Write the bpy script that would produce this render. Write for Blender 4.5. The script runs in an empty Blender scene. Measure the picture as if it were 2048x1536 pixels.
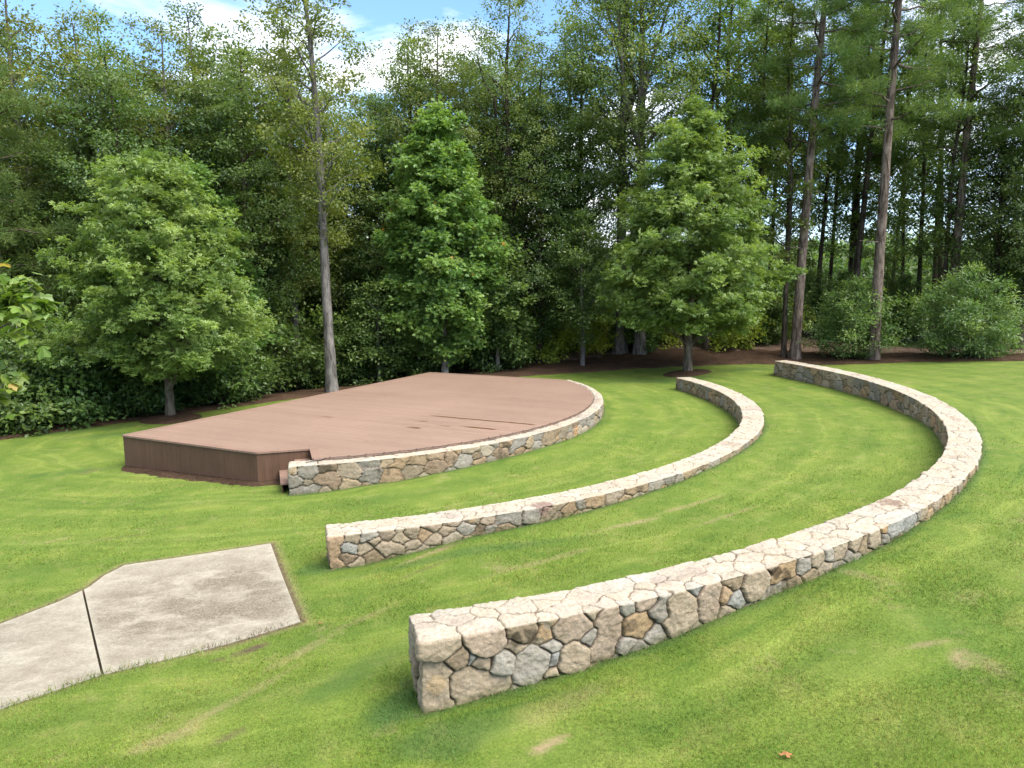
import bpy, math, random
import numpy as np
from mathutils import Vector
C = bpy.context.scene.collection
scn = bpy.context.scene
PI = math.pi
R = math.radians
# ------------------------------------------------------------------ camera
F_PX, PITCH, ROLL, CAMZ = 1500.376, 0.1375, -0.0082, 4.0
cd = bpy.data.cameras.new('camera'); cam = bpy.data.objects.new('camera', cd); C.objects.link(cam)
cd.sensor_width = 36; cd.lens = F_PX/2048*36; cd.clip_end = 4000
from mathutils import Matrix
cam.matrix_world = Matrix.Translation((0, 0, CAMZ)) @ Matrix.Rotation(PI/2-PITCH, 4, 'X') @ Matrix.Rotation(ROLL, 4, 'Z')
scn.camera = cam
# ------------------------------------------------------------------ world, sun, exposure
SUN_EL, SUN_AZ = 52, 122        # azimuth measured clockwise from +Y (the view direction)
w = bpy.data.worlds.new('World'); scn.world = w; w.use_nodes = True
nt = w.node_tree; nt.nodes.clear()
def N(nt, typ, **kw):
    n = nt.nodes.new(typ)
    for k, v in kw.items():
        if k.startswith('i_'):
            key = k[2:]
            n.inputs[int(key) if key.isdigit() else key.replace('_', ' ')].default_value = v
        else: setattr(n, k, v)
    return n
def L(nt, a, b): nt.links.new(a, b)
out = N(nt, 'ShaderNodeOutputWorld'); bg = N(nt, 'ShaderNodeBackground', i_Strength=0.15)
sky = N(nt, 'ShaderNodeTexSky', sky_type='NISHITA', sun_disc=False, sun_elevation=R(SUN_EL), sun_rotation=R(SUN_AZ), air_density=1.0, dust_density=0.6, ozone_density=1.6)
tc = N(nt, 'ShaderNodeTexCoord')
mp = N(nt, 'ShaderNodeMapping'); mp.inputs['Scale'].default_value = (1.0, 1.0, 2.6); mp.inputs['Location'].default_value = (0.95, 0.32, 0.1)
nz = N(nt, 'ShaderNodeTexNoise', i_Scale=2.3, i_Detail=9.0, i_Roughness=0.55, i_Distortion=0.35)
L(nt, tc.outputs['Generated'], mp.inputs[0]); L(nt, mp.outputs[0], nz.inputs['Vector'])
cr = N(nt, 'ShaderNodeValToRGB'); cr.color_ramp.elements[0].position = 0.50; cr.color_ramp.elements[1].position = 0.63
L(nt, nz.outputs['Fac'], cr.inputs[0])
mx = N(nt, 'ShaderNodeMix', data_type='RGBA')
hz = N(nt, 'ShaderNodeMix', data_type='RGBA')
sp = N(nt, 'ShaderNodeSeparateXYZ'); L(nt, tc.outputs['Generated'], sp.inputs[0])
mr = N(nt, 'ShaderNodeMapRange'); mr.inputs[1].default_value = 0.0; mr.inputs[2].default_value = 0.15; mr.inputs[3].default_value = 0.55; mr.inputs[4].default_value = 0.0
L(nt, sp.outputs[2], mr.inputs[0]); L(nt, mr.outputs[0], hz.inputs['Factor'])
tn_ = N(nt, 'ShaderNodeMix', data_type='RGBA', blend_type='MULTIPLY'); tn_.inputs['Factor'].default_value = 1; tn_.inputs[7].default_value = (.58, .70, .82, 1); L(nt, sky.outputs[0], tn_.inputs[6]); L(nt, tn_.outputs[2], hz.inputs[6]); hz.inputs[7].default_value = (2.3, 2.75, 3.5, 1)
zr_ = N(nt, 'ShaderNodeMapRange'); zr_.inputs[1].default_value = .35; zr_.inputs[2].default_value = .75; zr_.inputs[3].default_value = 0; zr_.inputs[4].default_value = .9; L(nt, sp.outputs[2], zr_.inputs[0])  # unseen cloud cover added overhead to lift the ambient light
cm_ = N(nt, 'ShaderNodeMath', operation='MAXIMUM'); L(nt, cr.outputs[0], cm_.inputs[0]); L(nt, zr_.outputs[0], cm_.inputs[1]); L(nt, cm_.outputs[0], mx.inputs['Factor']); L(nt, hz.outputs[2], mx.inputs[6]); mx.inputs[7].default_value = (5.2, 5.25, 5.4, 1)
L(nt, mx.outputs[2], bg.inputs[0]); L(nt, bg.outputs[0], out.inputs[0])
sd = bpy.data.lights.new('sun', 'SUN'); sun = bpy.data.objects.new('sun', sd); C.objects.link(sun)
sd.energy = 2.9; sd.angle = R(42); sd.color = (1, 0.95, 0.86)
sdir = Vector((math.sin(R(SUN_AZ))*math.cos(R(SUN_EL)), math.cos(R(SUN_AZ))*math.cos(R(SUN_EL)), math.sin(R(SUN_EL))))
sun.rotation_euler = sdir.to_track_quat('Z', 'Y').to_euler()
scn.view_settings.view_transform = 'Standard'; scn.view_settings.look = 'None'; scn.view_settings.gamma = 1
scn.view_settings.exposure = 1.5
scn.cycles.max_bounces = 6; scn.cycles.transparent_max_bounces = 4; scn.cycles.transmission_bounces = 3

# ------------------------------------------------------------------ helpers
def tag(o, label=None, cat=None, group=None, kind=None):
    if label: o['label'] = label
    if cat: o['category'] = cat
    if group: o['group'] = group
    if kind: o['kind'] = kind
    return o
def empty(name, loc=(0, 0, 0), rz=0):
    o = bpy.data.objects.new(name, None); C.objects.link(o); o.location = loc; o.rotation_euler = (0, 0, rz); o.empty_display_size = .3
    return o
def mesh_obj(name, V, F, mat, parent=None, cols=None, smooth=False, mats=None):
    """V (n,3); F either (m,k) int array or list of tuples"""
    V = np.asarray(V, dtype=np.float32)
    me = bpy.data.meshes.new(name)
    if isinstance(F, np.ndarray):
        m, k = F.shape
        me.vertices.add(len(V)); me.vertices.foreach_set('co', V.ravel())
        me.loops.add(m*k); me.loops.foreach_set('vertex_index', F.astype(np.int32).ravel())
        me.polygons.add(m); me.polygons.foreach_set('loop_start', np.arange(0, m*k, k, dtype=np.int32))
        me.update(calc_edges=True)
    else:
        me.from_pydata([tuple(map(float, v)) for v in V], [], [tuple(int(i) for i in f) for f in F]); me.update()
    if cols is not None:
        a = me.color_attributes.new('Col', 'FLOAT_COLOR', 'POINT')
        c4 = np.ones((len(V), 4), dtype=np.float32); c4[:, :cols.shape[1]] = cols
        a.data.foreach_set('color', c4.ravel())
    me.polygons.foreach_set('use_smooth', np.full(len(me.polygons), bool(smooth)))
    me.materials.append(mat)
    o = bpy.data.objects.new(name, me); C.objects.link(o)
    if parent: o.parent = parent
    return o
def copy_tree(o, parent=None):
    c = o.copy(); C.objects.link(c); c.parent = parent
    for ch in list(o.children): copy_tree(ch, c)
    return c
# numpy value noise
def _h(ix, iy, iz, s):
    n = (ix*374761393 + iy*668265263 + iz*2147483647 + s*974634777) & 0xffffffff
    n = ((n ^ (n >> 13))*1274126177) & 0xffffffff
    n = (n ^ (n >> 16)) & 0xffffffff
    return n/4294967295.0
def vnoise(P, scale=1.0, seed=0):
    P = np.asarray(P, dtype=np.float64)*scale
    i = np.floor(P).astype(np.int64); f = P-i; f = f*f*(3-2*f)
    r = 0
    for dx in (0, 1):
        wx = f[:, 0] if dx else 1-f[:, 0]
        for dy in (0, 1):
            wy = f[:, 1] if dy else 1-f[:, 1]
            for dz in (0, 1):
                wz = f[:, 2] if dz else 1-f[:, 2]
                r = r + wx*wy*wz*_h(i[:, 0]+dx, i[:, 1]+dy, i[:, 2]+dz, seed)
    return r
def fbm(P, scale, seed=0, oct=3):
    r = 0; a = .5; t = 0
    for k in range(oct):
        r = r+a*vnoise(P, scale*2**k, seed+k*17); t += a; a *= .5
    return r/t
def sstep(x, a, b):
    t = np.clip((x-a)/(b-a), 0, 1); return t*t*(3-2*t)

# ------------------------------------------------------------------ plan of the place
CX, CY = -6.0555, 22.1365                      # common centre of the three curved walls
R1, R2, R3 = 8.72, 12.88, 17.03                # outer radii
W1, W2, W3 = 0.42, 0.52, 0.55
ZT1, ZT2, ZT3 = 0.60, 0.595, 1.0
TH = {1: (-77.6, 22.8), 2: (-74.0, 17.8), 3: (-72.0, 18.3)}
AXIS = R(-27)
ctrl = np.array([(-8.75,16.43,-.1),(-5.1,14.7,0),(-4.5,13.2,.04),(-10,22,-.15),(-14,20.5,-.25),(-10,25,-.2),(-6.8,27,-.1),(-3,29,0),(-.5,31,.1),
 (3,32,.25),(7,31,.35),(12,30,.5),(15,29.5,.65),(19,28.5,.85),(24,26,1.0),(14,20,1.0),(12,14,.97),(20,15,1.1),(9,8,.95),(4,5,.82),(1,2,.7),(-.5,5.9,.36),
 (-2.2,9.7,.1),(-4,13.3,.04),(-3.7,11,.03),(-2.4,8.1,.12),(-4.1,7.0,.12),(-5.6,10,-.02),(-4.7,6.36,.12),(-6.1,8.4,.0),(-8,11,-.1),(-3.2,4.8,.35),(-3,1,.5),(-12,12,-.25),(-15,5,-.2),
 (8,38,1.2),(12,38,1.1),(3.5,39,.7),(10,-5,1.0),(9.8,27.4,.5),(5.8,26,.22),(2,25.5,.28),(-20,30,-1.2),(-10,38,-1.0),(18,38,.85),(24,44,.85),(30,60,.6),(-20,55,-2.0),(5,60,-.8),(32,36,.6),(40,20,1.2),(-30,15,-1.0)])
def _U(d2): return np.where(d2 > 1e-12, d2*np.log(d2+1e-12), 0)
_n = len(ctrl); _K = _U(((ctrl[:, None, :2]-ctrl[None, :, :2])**2).sum(-1)) + np.eye(_n)*0.6
_A = np.zeros((_n+3, _n+3)); _A[:_n, :_n] = _K; _A[:_n, _n] = 1; _A[:_n, _n+1:] = ctrl[:, :2]; _A[_n, :_n] = 1; _A[_n+1:, :_n] = ctrl[:, :2].T
_w = np.linalg.solve(_A, np.concatenate([ctrl[:, 2], [0, 0, 0]]))
def base_h(x, y):
    q = np.stack([x, y], -1)
    r = _w[_n]+_w[_n+1]*x+_w[_n+2]*y
    for k in range(_n): r = r+_w[k]*_U((x-ctrl[k, 0])**2+(y-ctrl[k, 1])**2)
    return r
# ring heights (ground against the walls) by angle
TA = [-80,-72,-65,-58,-50,-42,-33,-20,-8,5,18,24]
TO1 = [.03,.08,.12,.17,.22,.24,.24,.24,.26,.28,.30,.30]
TI2 = [.05,.09,.12,.13,.14,.15,.15,.15,.14,.15,.18,.2]
TO2 = [.06,.12,.32,.36,.40,.47,.48,.46,.42,.36,.27,.22]
TI3 = [.2,.34,.36,.38,.42,.46,.52,.60,.47,.45,.46,.5]
TO3 = [.2,.35,.50,.70,.78,.86,.93,.94,.90,.78,.60,.5]
def H(x, y):
    x = np.asarray(x, dtype=np.float64); y = np.asarray(y, dtype=np.float64)
    sh = x.shape; x = x.ravel(); y = y.ravel()
    far = np.hypot(x-2, y-20)
    k = np.clip(34/np.maximum(far, 1e-6), 0, 1)
    z = base_h(np.clip(2+(x-2)*k, -60, 60), 20+(y-20)*k)
    z = z+(-.4-z)*sstep(far, 36, 80)
    dx, dy = x-CX, y-CY
    r = np.hypot(dx, dy); th = np.degrees(np.arctan2(dy, dx))
    tabs = [np.interp(th, TA, t) for t in (TO1, TI2, TO2, TI3, TO3)]
    rk = [R1, R2-W2, R2, R3-W3, R3]
    zr = np.where(r < rk[0], tabs[0]-(rk[0]-r)*0.01, 0)
    for i in range(4):
        m = (r >= rk[i]) & (r < rk[i+1]); t = (r-rk[i])/(rk[i+1]-rk[i])
        zr = np.where(m, tabs[i]*(1-t)+tabs[i+1]*t, zr)
    zr = np.where(r >= rk[4], tabs[4], zr)
    wt = sstep(th, -85, -74)*(1-sstep(th, 18.5, 33))
    wt = wt*sstep(r, 5.5, 8.4)*(1-sstep(r, R3+.1, R3+5))
    return (z*(1-wt)+zr*wt).reshape(sh)
def h1(x, y): return float(H(np.array([x]), np.array([y]))[0])
def ray(px, py):
    x0 = px-1024; y0 = py-768
    c, s = math.cos(-ROLL), math.sin(-ROLL); x = c*x0-s*y0; y = s*x0+c*y0
    c, s = math.cos(PITCH), math.sin(PITCH)
    d = np.array([x, F_PX*c-y*s, -F_PX*s-y*c]); return d/math.hypot(d[0], d[1])
def at_dist(px, py, dist):      # the ground point seen in this direction at this distance along y
    d = ray(px, py); t = dist/d[1]; x, y = d[0]*t, d[1]*t
    return x, y, h1(x, y)
def on_ground(px, py):
    d = ray(px, py); t = np.arange(3, 80, .02); P = d[None]*t[:, None]
    z = P[:, 2]+CAMZ-H(P[:, 0], P[:, 1]); i = int(np.argmax(z < 0))
    return float(P[i, 0]), float(P[i, 1]), float(P[i, 2]+CAMZ)
def stage(u, t):                 # stage axes (u out towards the walls, t along the back edge) -> world
    return CX+u*math.cos(AXIS)-t*math.sin(AXIS), CY+u*math.sin(AXIS)+t*math.cos(AXIS)

# ------------------------------------------------------------------ materials
def new_mat(name, rough=0.9, spec=0.2):
    m = bpy.data.materials.new(name); m.use_nodes = True
    b = m.node_tree.nodes['Principled BSDF']; b.inputs['Roughness'].default_value = rough; b.inputs['Specular IOR Level'].default_value = spec
    return m, m.node_tree, b
def mixc(nt, fac, a, b, mode='MIX'):
    n = N(nt, 'ShaderNodeMix', data_type='RGBA', blend_type=mode)
    for s, v in (('Factor', fac), (6, a), (7, b)):
        if hasattr(v, 'links') or isinstance(v, bpy.types.NodeSocket): L(nt, v, n.inputs[s])
        else: n.inputs[s].default_value = v if s == 'Factor' else (*v, 1) if len(v) == 3 else v
    return n.outputs[2]
def math_(nt, op, a, b=None, c=None, clamp=False):
    n = N(nt, 'ShaderNodeMath', operation=op, use_clamp=clamp)
    for i, v in enumerate((a, b, c)):
        if v is None: continue
        if isinstance(v, bpy.types.NodeSocket): L(nt, v, n.inputs[i])
        else: n.inputs[i].default_value = v
    return n.outputs[0]
def noise(nt, vec, scale, detail=4, rough=.55, dist=0.0):
    n = N(nt, 'ShaderNodeTexNoise', i_Scale=scale, i_Detail=detail, i_Roughness=rough, i_Distortion=dist)
    if vec is not None: L(nt, vec, n.inputs['Vector'])
    return n.outputs['Fac']
def ramp(nt, fac, stops):
    n = N(nt, 'ShaderNodeValToRGB'); e = n.color_ramp.elements
    while len(e) < len(stops): e.new(.5)
    for i, (p, c) in enumerate(stops):
        e[i].position = p; e[i].color = (c, c, c, 1) if isinstance(c, (int, float)) else (*c, 1)
    L(nt, fac, n.inputs[0]); return n.outputs[0]
def bump(nt, b, h, strength=.5, dist=.01):
    n = N(nt, 'ShaderNodeBump', i_Strength=strength, i_Distance=dist); L(nt, h, n.inputs['Height']); L(nt, n.outputs[0], b.inputs['Normal'])
def mapping(nt, vec, scale=(1, 1, 1), rot=(0, 0, 0), loc=(0, 0, 0)):
    n = N(nt, 'ShaderNodeMapping'); n.inputs['Scale'].default_value = scale; n.inputs['Rotation'].default_value = rot; n.inputs['Location'].default_value = loc
    L(nt, vec, n.inputs[0]); return n.outputs[0]

def lawn_colour(t, s):
    g = N(t, 'ShaderNodeNewGeometry').outputs['Position']
    g = mapping(t, g, (1, 1, .2))
    n1 = noise(t, g, .55, 5, .6); n2 = noise(t, g, 2.4, 6, .68); n3 = noise(t, g, 38, 4, .7); n4 = noise(t, g, 120, 3, .7)
    base = ramp(t, n1, [(.3, (0.067, 0.118, 0.018)), (.5, (0.097, 0.147, 0.022)), (.72, (0.138, 0.174, 0.035))])
    base = mixc(t, math_(t, 'MULTIPLY', n2, .75), base, ramp(t, n2, [(.35, (0.057, 0.106, 0.015)), (.5, (0.095, 0.145, 0.022)), (.65, (0.169, 0.188, 0.050))]))
    # mowing arcs round the walls' centre
    d = N(t, 'ShaderNodeVectorMath', operation='SUBTRACT'); L(t, g, d.inputs[0]); d.inputs[1].default_value = (CX, CY, 0)
    sx = N(t, 'ShaderNodeSeparateXYZ'); L(t, d.outputs[0], sx.inputs[0])
    rr = math_(t, 'SQRT', math_(t, 'ADD', math_(t, 'MULTIPLY', sx.outputs[0], sx.outputs[0]), math_(t, 'MULTIPLY', sx.outputs[1], sx.outputs[1])))
    rw = math_(t, 'ADD', rr, math_(t, 'MULTIPLY', noise(t, g, .3, 3), 1.6))
    cv = N(t, 'ShaderNodeCombineXYZ'); L(t, rw, cv.inputs[0])
    nn = N(t, 'ShaderNodeTexNoise', i_Scale=3.0, i_Detail=3.0, i_Roughness=.6); L(t, cv.outputs[0], nn.inputs['Vector'])
    am = ramp(t, nn.outputs['Fac'], [(.52, 0.0), (.66, 1.0)])
    am = math_(t, 'MULTIPLY', am, ramp(t, noise(t, g, .55, 4), [(.38, 0.0), (.6, 1.0)]))
    og = N(t, 'ShaderNodeMapRange'); og.inputs[1].default_value = 17.2; og.inputs[2].default_value = 18.5; og.inputs[3].default_value = .8; og.inputs[4].default_value = .35; L(t, rr, og.inputs[0])
    base = mixc(t, math_(t, 'MULTIPLY', am, og.outputs[0]), base, (.165, .215, .045))
    sn = math_(t, 'SINE', math_(t, 'MULTIPLY', math_(t, 'ADD', rr, math_(t, 'MULTIPLY', noise(t, g, .25, 2), .9)), 6.0))
    base = mixc(t, math_(t, 'MULTIPLY', math_(t, 'ADD', math_(t, 'MULTIPLY', sn, .5), .5), .6), base, mixc(t, 1.0, base, (1.30, 1.20, 1.2), 'MULTIPLY'))
    base = mixc(t, 1.0, base, (.94, .93, .92), 'MULTIPLY')
    dk = math_(t, 'MULTIPLY', ramp(t, nn.outputs['Fac'], [(.34, 1.0), (.46, 0.0)]), ramp(t, noise(t, g, .8, 4), [(.40, 0.0), (.62, 1.0)]))
    base = mixc(t, math_(t, 'MULTIPLY', dk, .7), base, (0.050, 0.098, 0.014))
    base = mixc(t, .8, base, ramp(t, n3, [(.3, .62), (.7, 1.32)]), 'MULTIPLY')
    base = mixc(t, .7, base, ramp(t, n4, [(.3, .65), (.7, 1.35)]), 'MULTIPLY')
    # worn spots and bare soil where the lawn has them
    tan = ramp(t, noise(t, g, 1.7, 6, .75), [(.58, 0.0), (.74, 1.0)])
    base = mixc(t, math_(t, 'MULTIPLY', tan, .55), base, (0.242, 0.197, 0.100))
    dry = math_(t, 'MULTIPLY', s.outputs[0], ramp(t, noise(t, g, 9, 4, .7), [(.3, .35), (.6, 1.0)]))
    base = mixc(t, dry, base, (0.285, 0.197, 0.128))
    base = mixc(t, math_(t, 'MULTIPLY', s.outputs[1], ramp(t, noise(t, g, 14, 4, .7), [(.3, .4), (.55, 1.0)])), base, (0.073, 0.043, 0.035))
    base = mixc(t, s.outputs[2], base, (0.042, 0.087, 0.022))  # shade by trees and walls painted into the lawn, plus deep green streaks
    sp = ramp(t, noise(t, g, 22, 2, .5), [(.72, 0.0), (.76, 1.0)])
    base = mixc(t, math_(t, 'MULTIPLY', sp, .5), base, (0.039, 0.071, 0.016))
    return base, n3, n4
def lawn_material():
    m, t, b = new_mat('lawn', .85, .15)
    at = N(t, 'ShaderNodeAttribute', attribute_name='Col'); s = N(t, 'ShaderNodeSeparateColor'); L(t, at.outputs['Color'], s.inputs[0])
    base, n3, n4 = lawn_colour(t, s)
    L(t, base, b.inputs['Base Color'])
    bump(t, b, math_(t, 'ADD', math_(t, 'MULTIPLY', n4, .6), n3), .6, .02)
    return m
def blade_material():
    m, t, b = new_mat('grass_blade', .55, .25)
    at = N(t, 'ShaderNodeAttribute', attribute_name='Col'); s = N(t, 'ShaderNodeSeparateColor'); L(t, at.outputs['Color'], s.inputs[0])
    base, n3, n4 = lawn_colour(t, s)
    at2 = N(t, 'ShaderNodeAttribute', attribute_name='Tint')
    base = mixc(t, 1.0, base, at2.outputs['Color'], 'MULTIPLY')
    L(t, base, b.inputs['Base Color'])
    tr = N(t, 'ShaderNodeBsdfTranslucent'); L(t, base, tr.inputs[0])
    ms = N(t, 'ShaderNodeMixShader', i_Fac=.45); L(t, b.outputs[0], ms.inputs[1]); L(t, tr.outputs[0], ms.inputs[2])
    L(t, ms.outputs[0], t.nodes['Material Output'].inputs[0]); return m
def leaf_material(name, trans=.35, rough=.5, spec=.3, huevar=.03, valvar=.25):
    m, t, b = new_mat(name, rough, spec)
    at = N(t, 'ShaderNodeAttribute', attribute_name='Col'); oi = N(t, 'ShaderNodeObjectInfo')
    hs = N(t, 'ShaderNodeHueSaturation')
    L(t, math_(t, 'ADD', math_(t, 'MULTIPLY', oi.outputs['Random'], -huevar), .5+huevar*.5), hs.inputs['Hue'])
    rv = math_(t, 'FRACT', math_(t, 'MULTIPLY', oi.outputs['Random'], 7.31))
    L(t, math_(t, 'ADD', math_(t, 'MULTIPLY', rv, valvar), 1-valvar*.5), hs.inputs['Value'])
    L(t, at.outputs['Color'], hs.inputs['Color'])
    L(t, hs.outputs[0], b.inputs['Base Color'])
    tr = N(t, 'ShaderNodeBsdfTranslucent'); 
    tcx = mixc(t, 1.0, hs.outputs[0], (1.25, 1.25, .6), 'MULTIPLY'); L(t, tcx, tr.inputs[0])
    ms = N(t, 'ShaderNodeMixShader', i_Fac=trans); L(t, b.outputs[0], ms.inputs[1]); L(t, tr.outputs[0], ms.inputs[2])
    L(t, ms.outputs[0], t.nodes['Material Output'].inputs[0]); return m
def bark_material(name, c1, c2, sc=9, moss=0):
    m, t, b = new_mat(name, .95, .1)
    o = N(t, 'ShaderNodeTexCoord').outputs['Object']
    v = mapping(t, o, (1, 1, .22)); n1 = noise(t, v, sc, 6, .7, .4); n2 = noise(t, o, 1.1, 3)
    col = mixc(t, ramp(t, n1, [(.38, 0.0), (.62, 1.0)]), c1, c2)
    col = mixc(t, 1.0, col, ramp(t, n2, [(.3, .7), (.7, 1.25)]), 'MULTIPLY')
    L(t, col, b.inputs['Base Color']); bump(t, b, n1, .9, .03); return m
def stone_material():
    m, t, b = new_mat('fieldstone', .9, .2)
    at = N(t, 'ShaderNodeAttribute', attribute_name='Col'); g = N(t, 'ShaderNodeNewGeometry').outputs['Position']
    n1 = noise(t, g, 28, 6, .72); n2 = noise(t, g, 110, 3, .7); n3 = noise(t, g, 6, 5, .65, .5)
    col = mixc(t, .85, at.outputs['Color'], ramp(t, n1, [(.3, .68), (.7, 1.28)]), 'MULTIPLY')
    col = mixc(t, .6, col, ramp(t, n2, [(.3, .7), (.7, 1.3)]), 'MULTIPLY')
    col = mixc(t, .6, col, ramp(t, n3, [(.3, (.80, .74, .64)), (.7, (1.12, 1.12, 1.12))]), 'MULTIPLY')
    L(t, col, b.inputs['Base Color'])
    bump(t, b, math_(t, 'ADD', n1, math_(t, 'MULTIPLY', n2, .6)), .9, .016); return m
def concrete_material():
    m, t, b = new_mat('concrete', .9, .2)
    g = N(t, 'ShaderNodeNewGeometry').outputs['Position']
    v = mapping(t, g, (.9, 1.35, 1), (0, 0, R(-15)))
    n1 = noise(t, v, 1.3, 8, .74, .3); n2 = noise(t, g, 26, 5, .75); n3 = noise(t, g, 130, 2, .7); n4 = noise(t, v, 3.2, 5, .7, .6)
    at = N(t, 'ShaderNodeAttribute', attribute_name='Col'); s = N(t, 'ShaderNodeSeparateColor'); L(t, at.outputs['Color'], s.inputs[0])
    col = mixc(t, ramp(t, n4, [(.35, 0.0), (.7, 1.0)]), (.31, .282, .226), (.21, .182, .138))
    st = math_(t, 'MULTIPLY', ramp(t, n1, [(.38, 0.0), (.54, 1.0)]), s.outputs[0])
    st = math_(t, 'MULTIPLY', st, ramp(t, noise(t, g, 45, 5, .8), [(.36, .1), (.60, 1.0)]))
    col = mixc(t, math_(t, 'MULTIPLY', st, .95), col, (.088, .068, .043))
    col = mixc(t, s.outputs[1], col, (.33, .308, .25))
    col = mixc(t, .8, col, ramp(t, n2, [(.3, .72), (.7, 1.22)]), 'MULTIPLY')
    col = mixc(t, .6, col, ramp(t, n3, [(.3, .7), (.7, 1.25)]), 'MULTIPLY')
    L(t, col, b.inputs['Base Color']); bump(t, b, math_(t, 'ADD', n2, n3), .5, .006); return m
def deck_material():
    m, t, b = new_mat('composite_board', .62, .25)
    o = N(t, 'ShaderNodeTexCoord').outputs['Object']; s = N(t, 'ShaderNodeSeparateXYZ'); L(t, o, s.inputs[0])
    u, tt = s.outputs[0], s.outputs[1]
    k = math_(t, 'DIVIDE', tt, .142); idx = math_(t, 'FLOOR', k); fr = math_(t, 'FRACT', k)
    wn = N(t, 'ShaderNodeTexWhiteNoise', noise_dimensions='1D'); L(t, idx, wn.inputs['W'])
    ul = math_(t, 'DIVIDE', math_(t, 'ADD', u, math_(t, 'MULTIPLY', wn.outputs[0], 4.8)), 4.8)
    ui = math_(t, 'FLOOR', ul); uf = math_(t, 'FRACT', ul)
    wn2 = N(t, 'ShaderNodeTexWhiteNoise', noise_dimensions='2D'); cb = N(t, 'ShaderNodeCombineXYZ'); L(t, idx, cb.inputs[0]); L(t, ui, cb.inputs[1]); L(t, cb.outputs[0], wn2.inputs['Vector'])
    gv = mapping(t, o, (1, 14, 1)); gr = noise(t, gv, 3.5, 5, .65); big = noise(t, o, .35, 4)
    col = mixc(t, wn2.outputs[0], (.190, .126, .094), (.213, .143, .108))
    col = mixc(t, .7, col, ramp(t, gr, [(.3, .85), (.7, 1.15)]), 'MULTIPLY')
    col = mixc(t, .8, col, ramp(t, big, [(.3, .88), (.7, 1.12)]), 'MULTIPLY')
    gap = math_(t, 'LESS_THAN', math_(t, 'ABSOLUTE', math_(t, 'SUBTRACT', fr, .5)), .462)
    gap2 = math_(t, 'LESS_THAN', math_(t, 'ABSOLUTE', math_(t, 'SUBTRACT', uf, .5)), .4988)
    gp = math_(t, 'SUBTRACT', 1.0, math_(t, 'MULTIPLY', gap, gap2))
    col = mixc(t, math_(t, 'MULTIPLY', gp, .75), col, (.10, .055, .04))
    # standing water left in a few boards' grooves
    wet = None
    wob = math_(t, 'MULTIPLY', math_(t, 'SUBTRACT', noise(t, o, 2.5, 2), .5), .07)
    for (u0, u1, t0, hw) in WET:
        a = N(t, 'ShaderNodeMapRange', interpolation_type='SMOOTHSTEP'); a.inputs[1].default_value = u0; a.inputs[2].default_value = u0+.5
        a2 = N(t, 'ShaderNodeMapRange', interpolation_type='SMOOTHSTEP'); a2.inputs[1].default_value = u1; a2.inputs[2].default_value = u1-.2
        L(t, u, a.inputs[0]); L(t, u, a2.inputs[0])
        dd = math_(t, 'ABSOLUTE', math_(t, 'ADD', math_(t, 'SUBTRACT', tt, t0), wob))
        c = N(t, 'ShaderNodeMapRange', interpolation_type='SMOOTHSTEP'); c.inputs[1].default_value = hw+.02; c.inputs[2].default_value = hw-.02; L(t, dd, c.inputs[0])
        mm = math_(t, 'MULTIPLY', math_(t, 'MULTIPLY', a.outputs[0], a2.outputs[0]), c.outputs[0])
        wet = mm if wet is None else math_(t, 'MAXIMUM', wet, mm)
    col = mixc(t, math_(t, 'MULTIPLY', wet, .95), col, (.085, .032, .014))
    L(t, col, b.inputs['Base Color'])
    L(t, math_(t, 'SUBTRACT', .62, math_(t, 'MULTIPLY', wet, .35)), b.inputs['Roughness'])
    hh = math_(t, 'SUBTRACT', math_(t, 'MULTIPLY', gr, .3), gp); bump(t, b, hh, .5, .004); return m
def wood_material(name, c1, c2):
    m, t, b = new_mat(name, .65, .25)
    at = N(t, 'ShaderNodeAttribute', attribute_name='Col'); o = N(t, 'ShaderNodeTexCoord').outputs['Object']
    s = N(t, 'ShaderNodeSeparateColor'); L(t, at.outputs['Color'], s.inputs[0])
    v = mapping(t, o, (8, 8, .6)); n1 = noise(t, v, 3, 5, .6); n2 = noise(t, o, 1.6, 4)
    col = mixc(t, s.outputs[0], c1, c2); col = mixc(t, .8, col, ramp(t, n1, [(.3, .8), (.7, 1.2)]), 'MULTIPLY')
    col = mixc(t, .6, col, ramp(t, n2, [(.3, .8), (.7, 1.2)]), 'MULTIPLY')
    L(t, col, b.inputs['Base Color']); return m
def mulch_material(name, cs, sc=30):
    m, t, b = new_mat(name, 1, .05)
    g = N(t, 'ShaderNodeNewGeometry').outputs['Position']
    v = mapping(t, g, (1, .5, 1), (0, 0, .6)); n1 = noise(t, v, sc, 6, .8, 1.0); n2 = noise(t, g, 1.6, 5, .7)
    col = ramp(t, n1, [(.30, cs[0]), (.5, cs[1]), (.72, cs[2])])
    col = mixc(t, 1, col, ramp(t, n2, [(.3, .7), (.7, 1.3)]), 'MULTIPLY')
    L(t, col, b.inputs['Base Color']); bump(t, b, n1, 1, .06); return m
def flat_material(name, c, rough=.6, spec=.3):
    m, t, b = new_mat(name, rough, spec); o = N(t, 'ShaderNodeTexCoord').outputs['Object']
    L(t, mixc(t, .5, c, ramp(t, noise(t, o, 20, 3), [(.3, .75), (.7, 1.25)]), 'MULTIPLY'), b.inputs['Base Color']); return m

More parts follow.
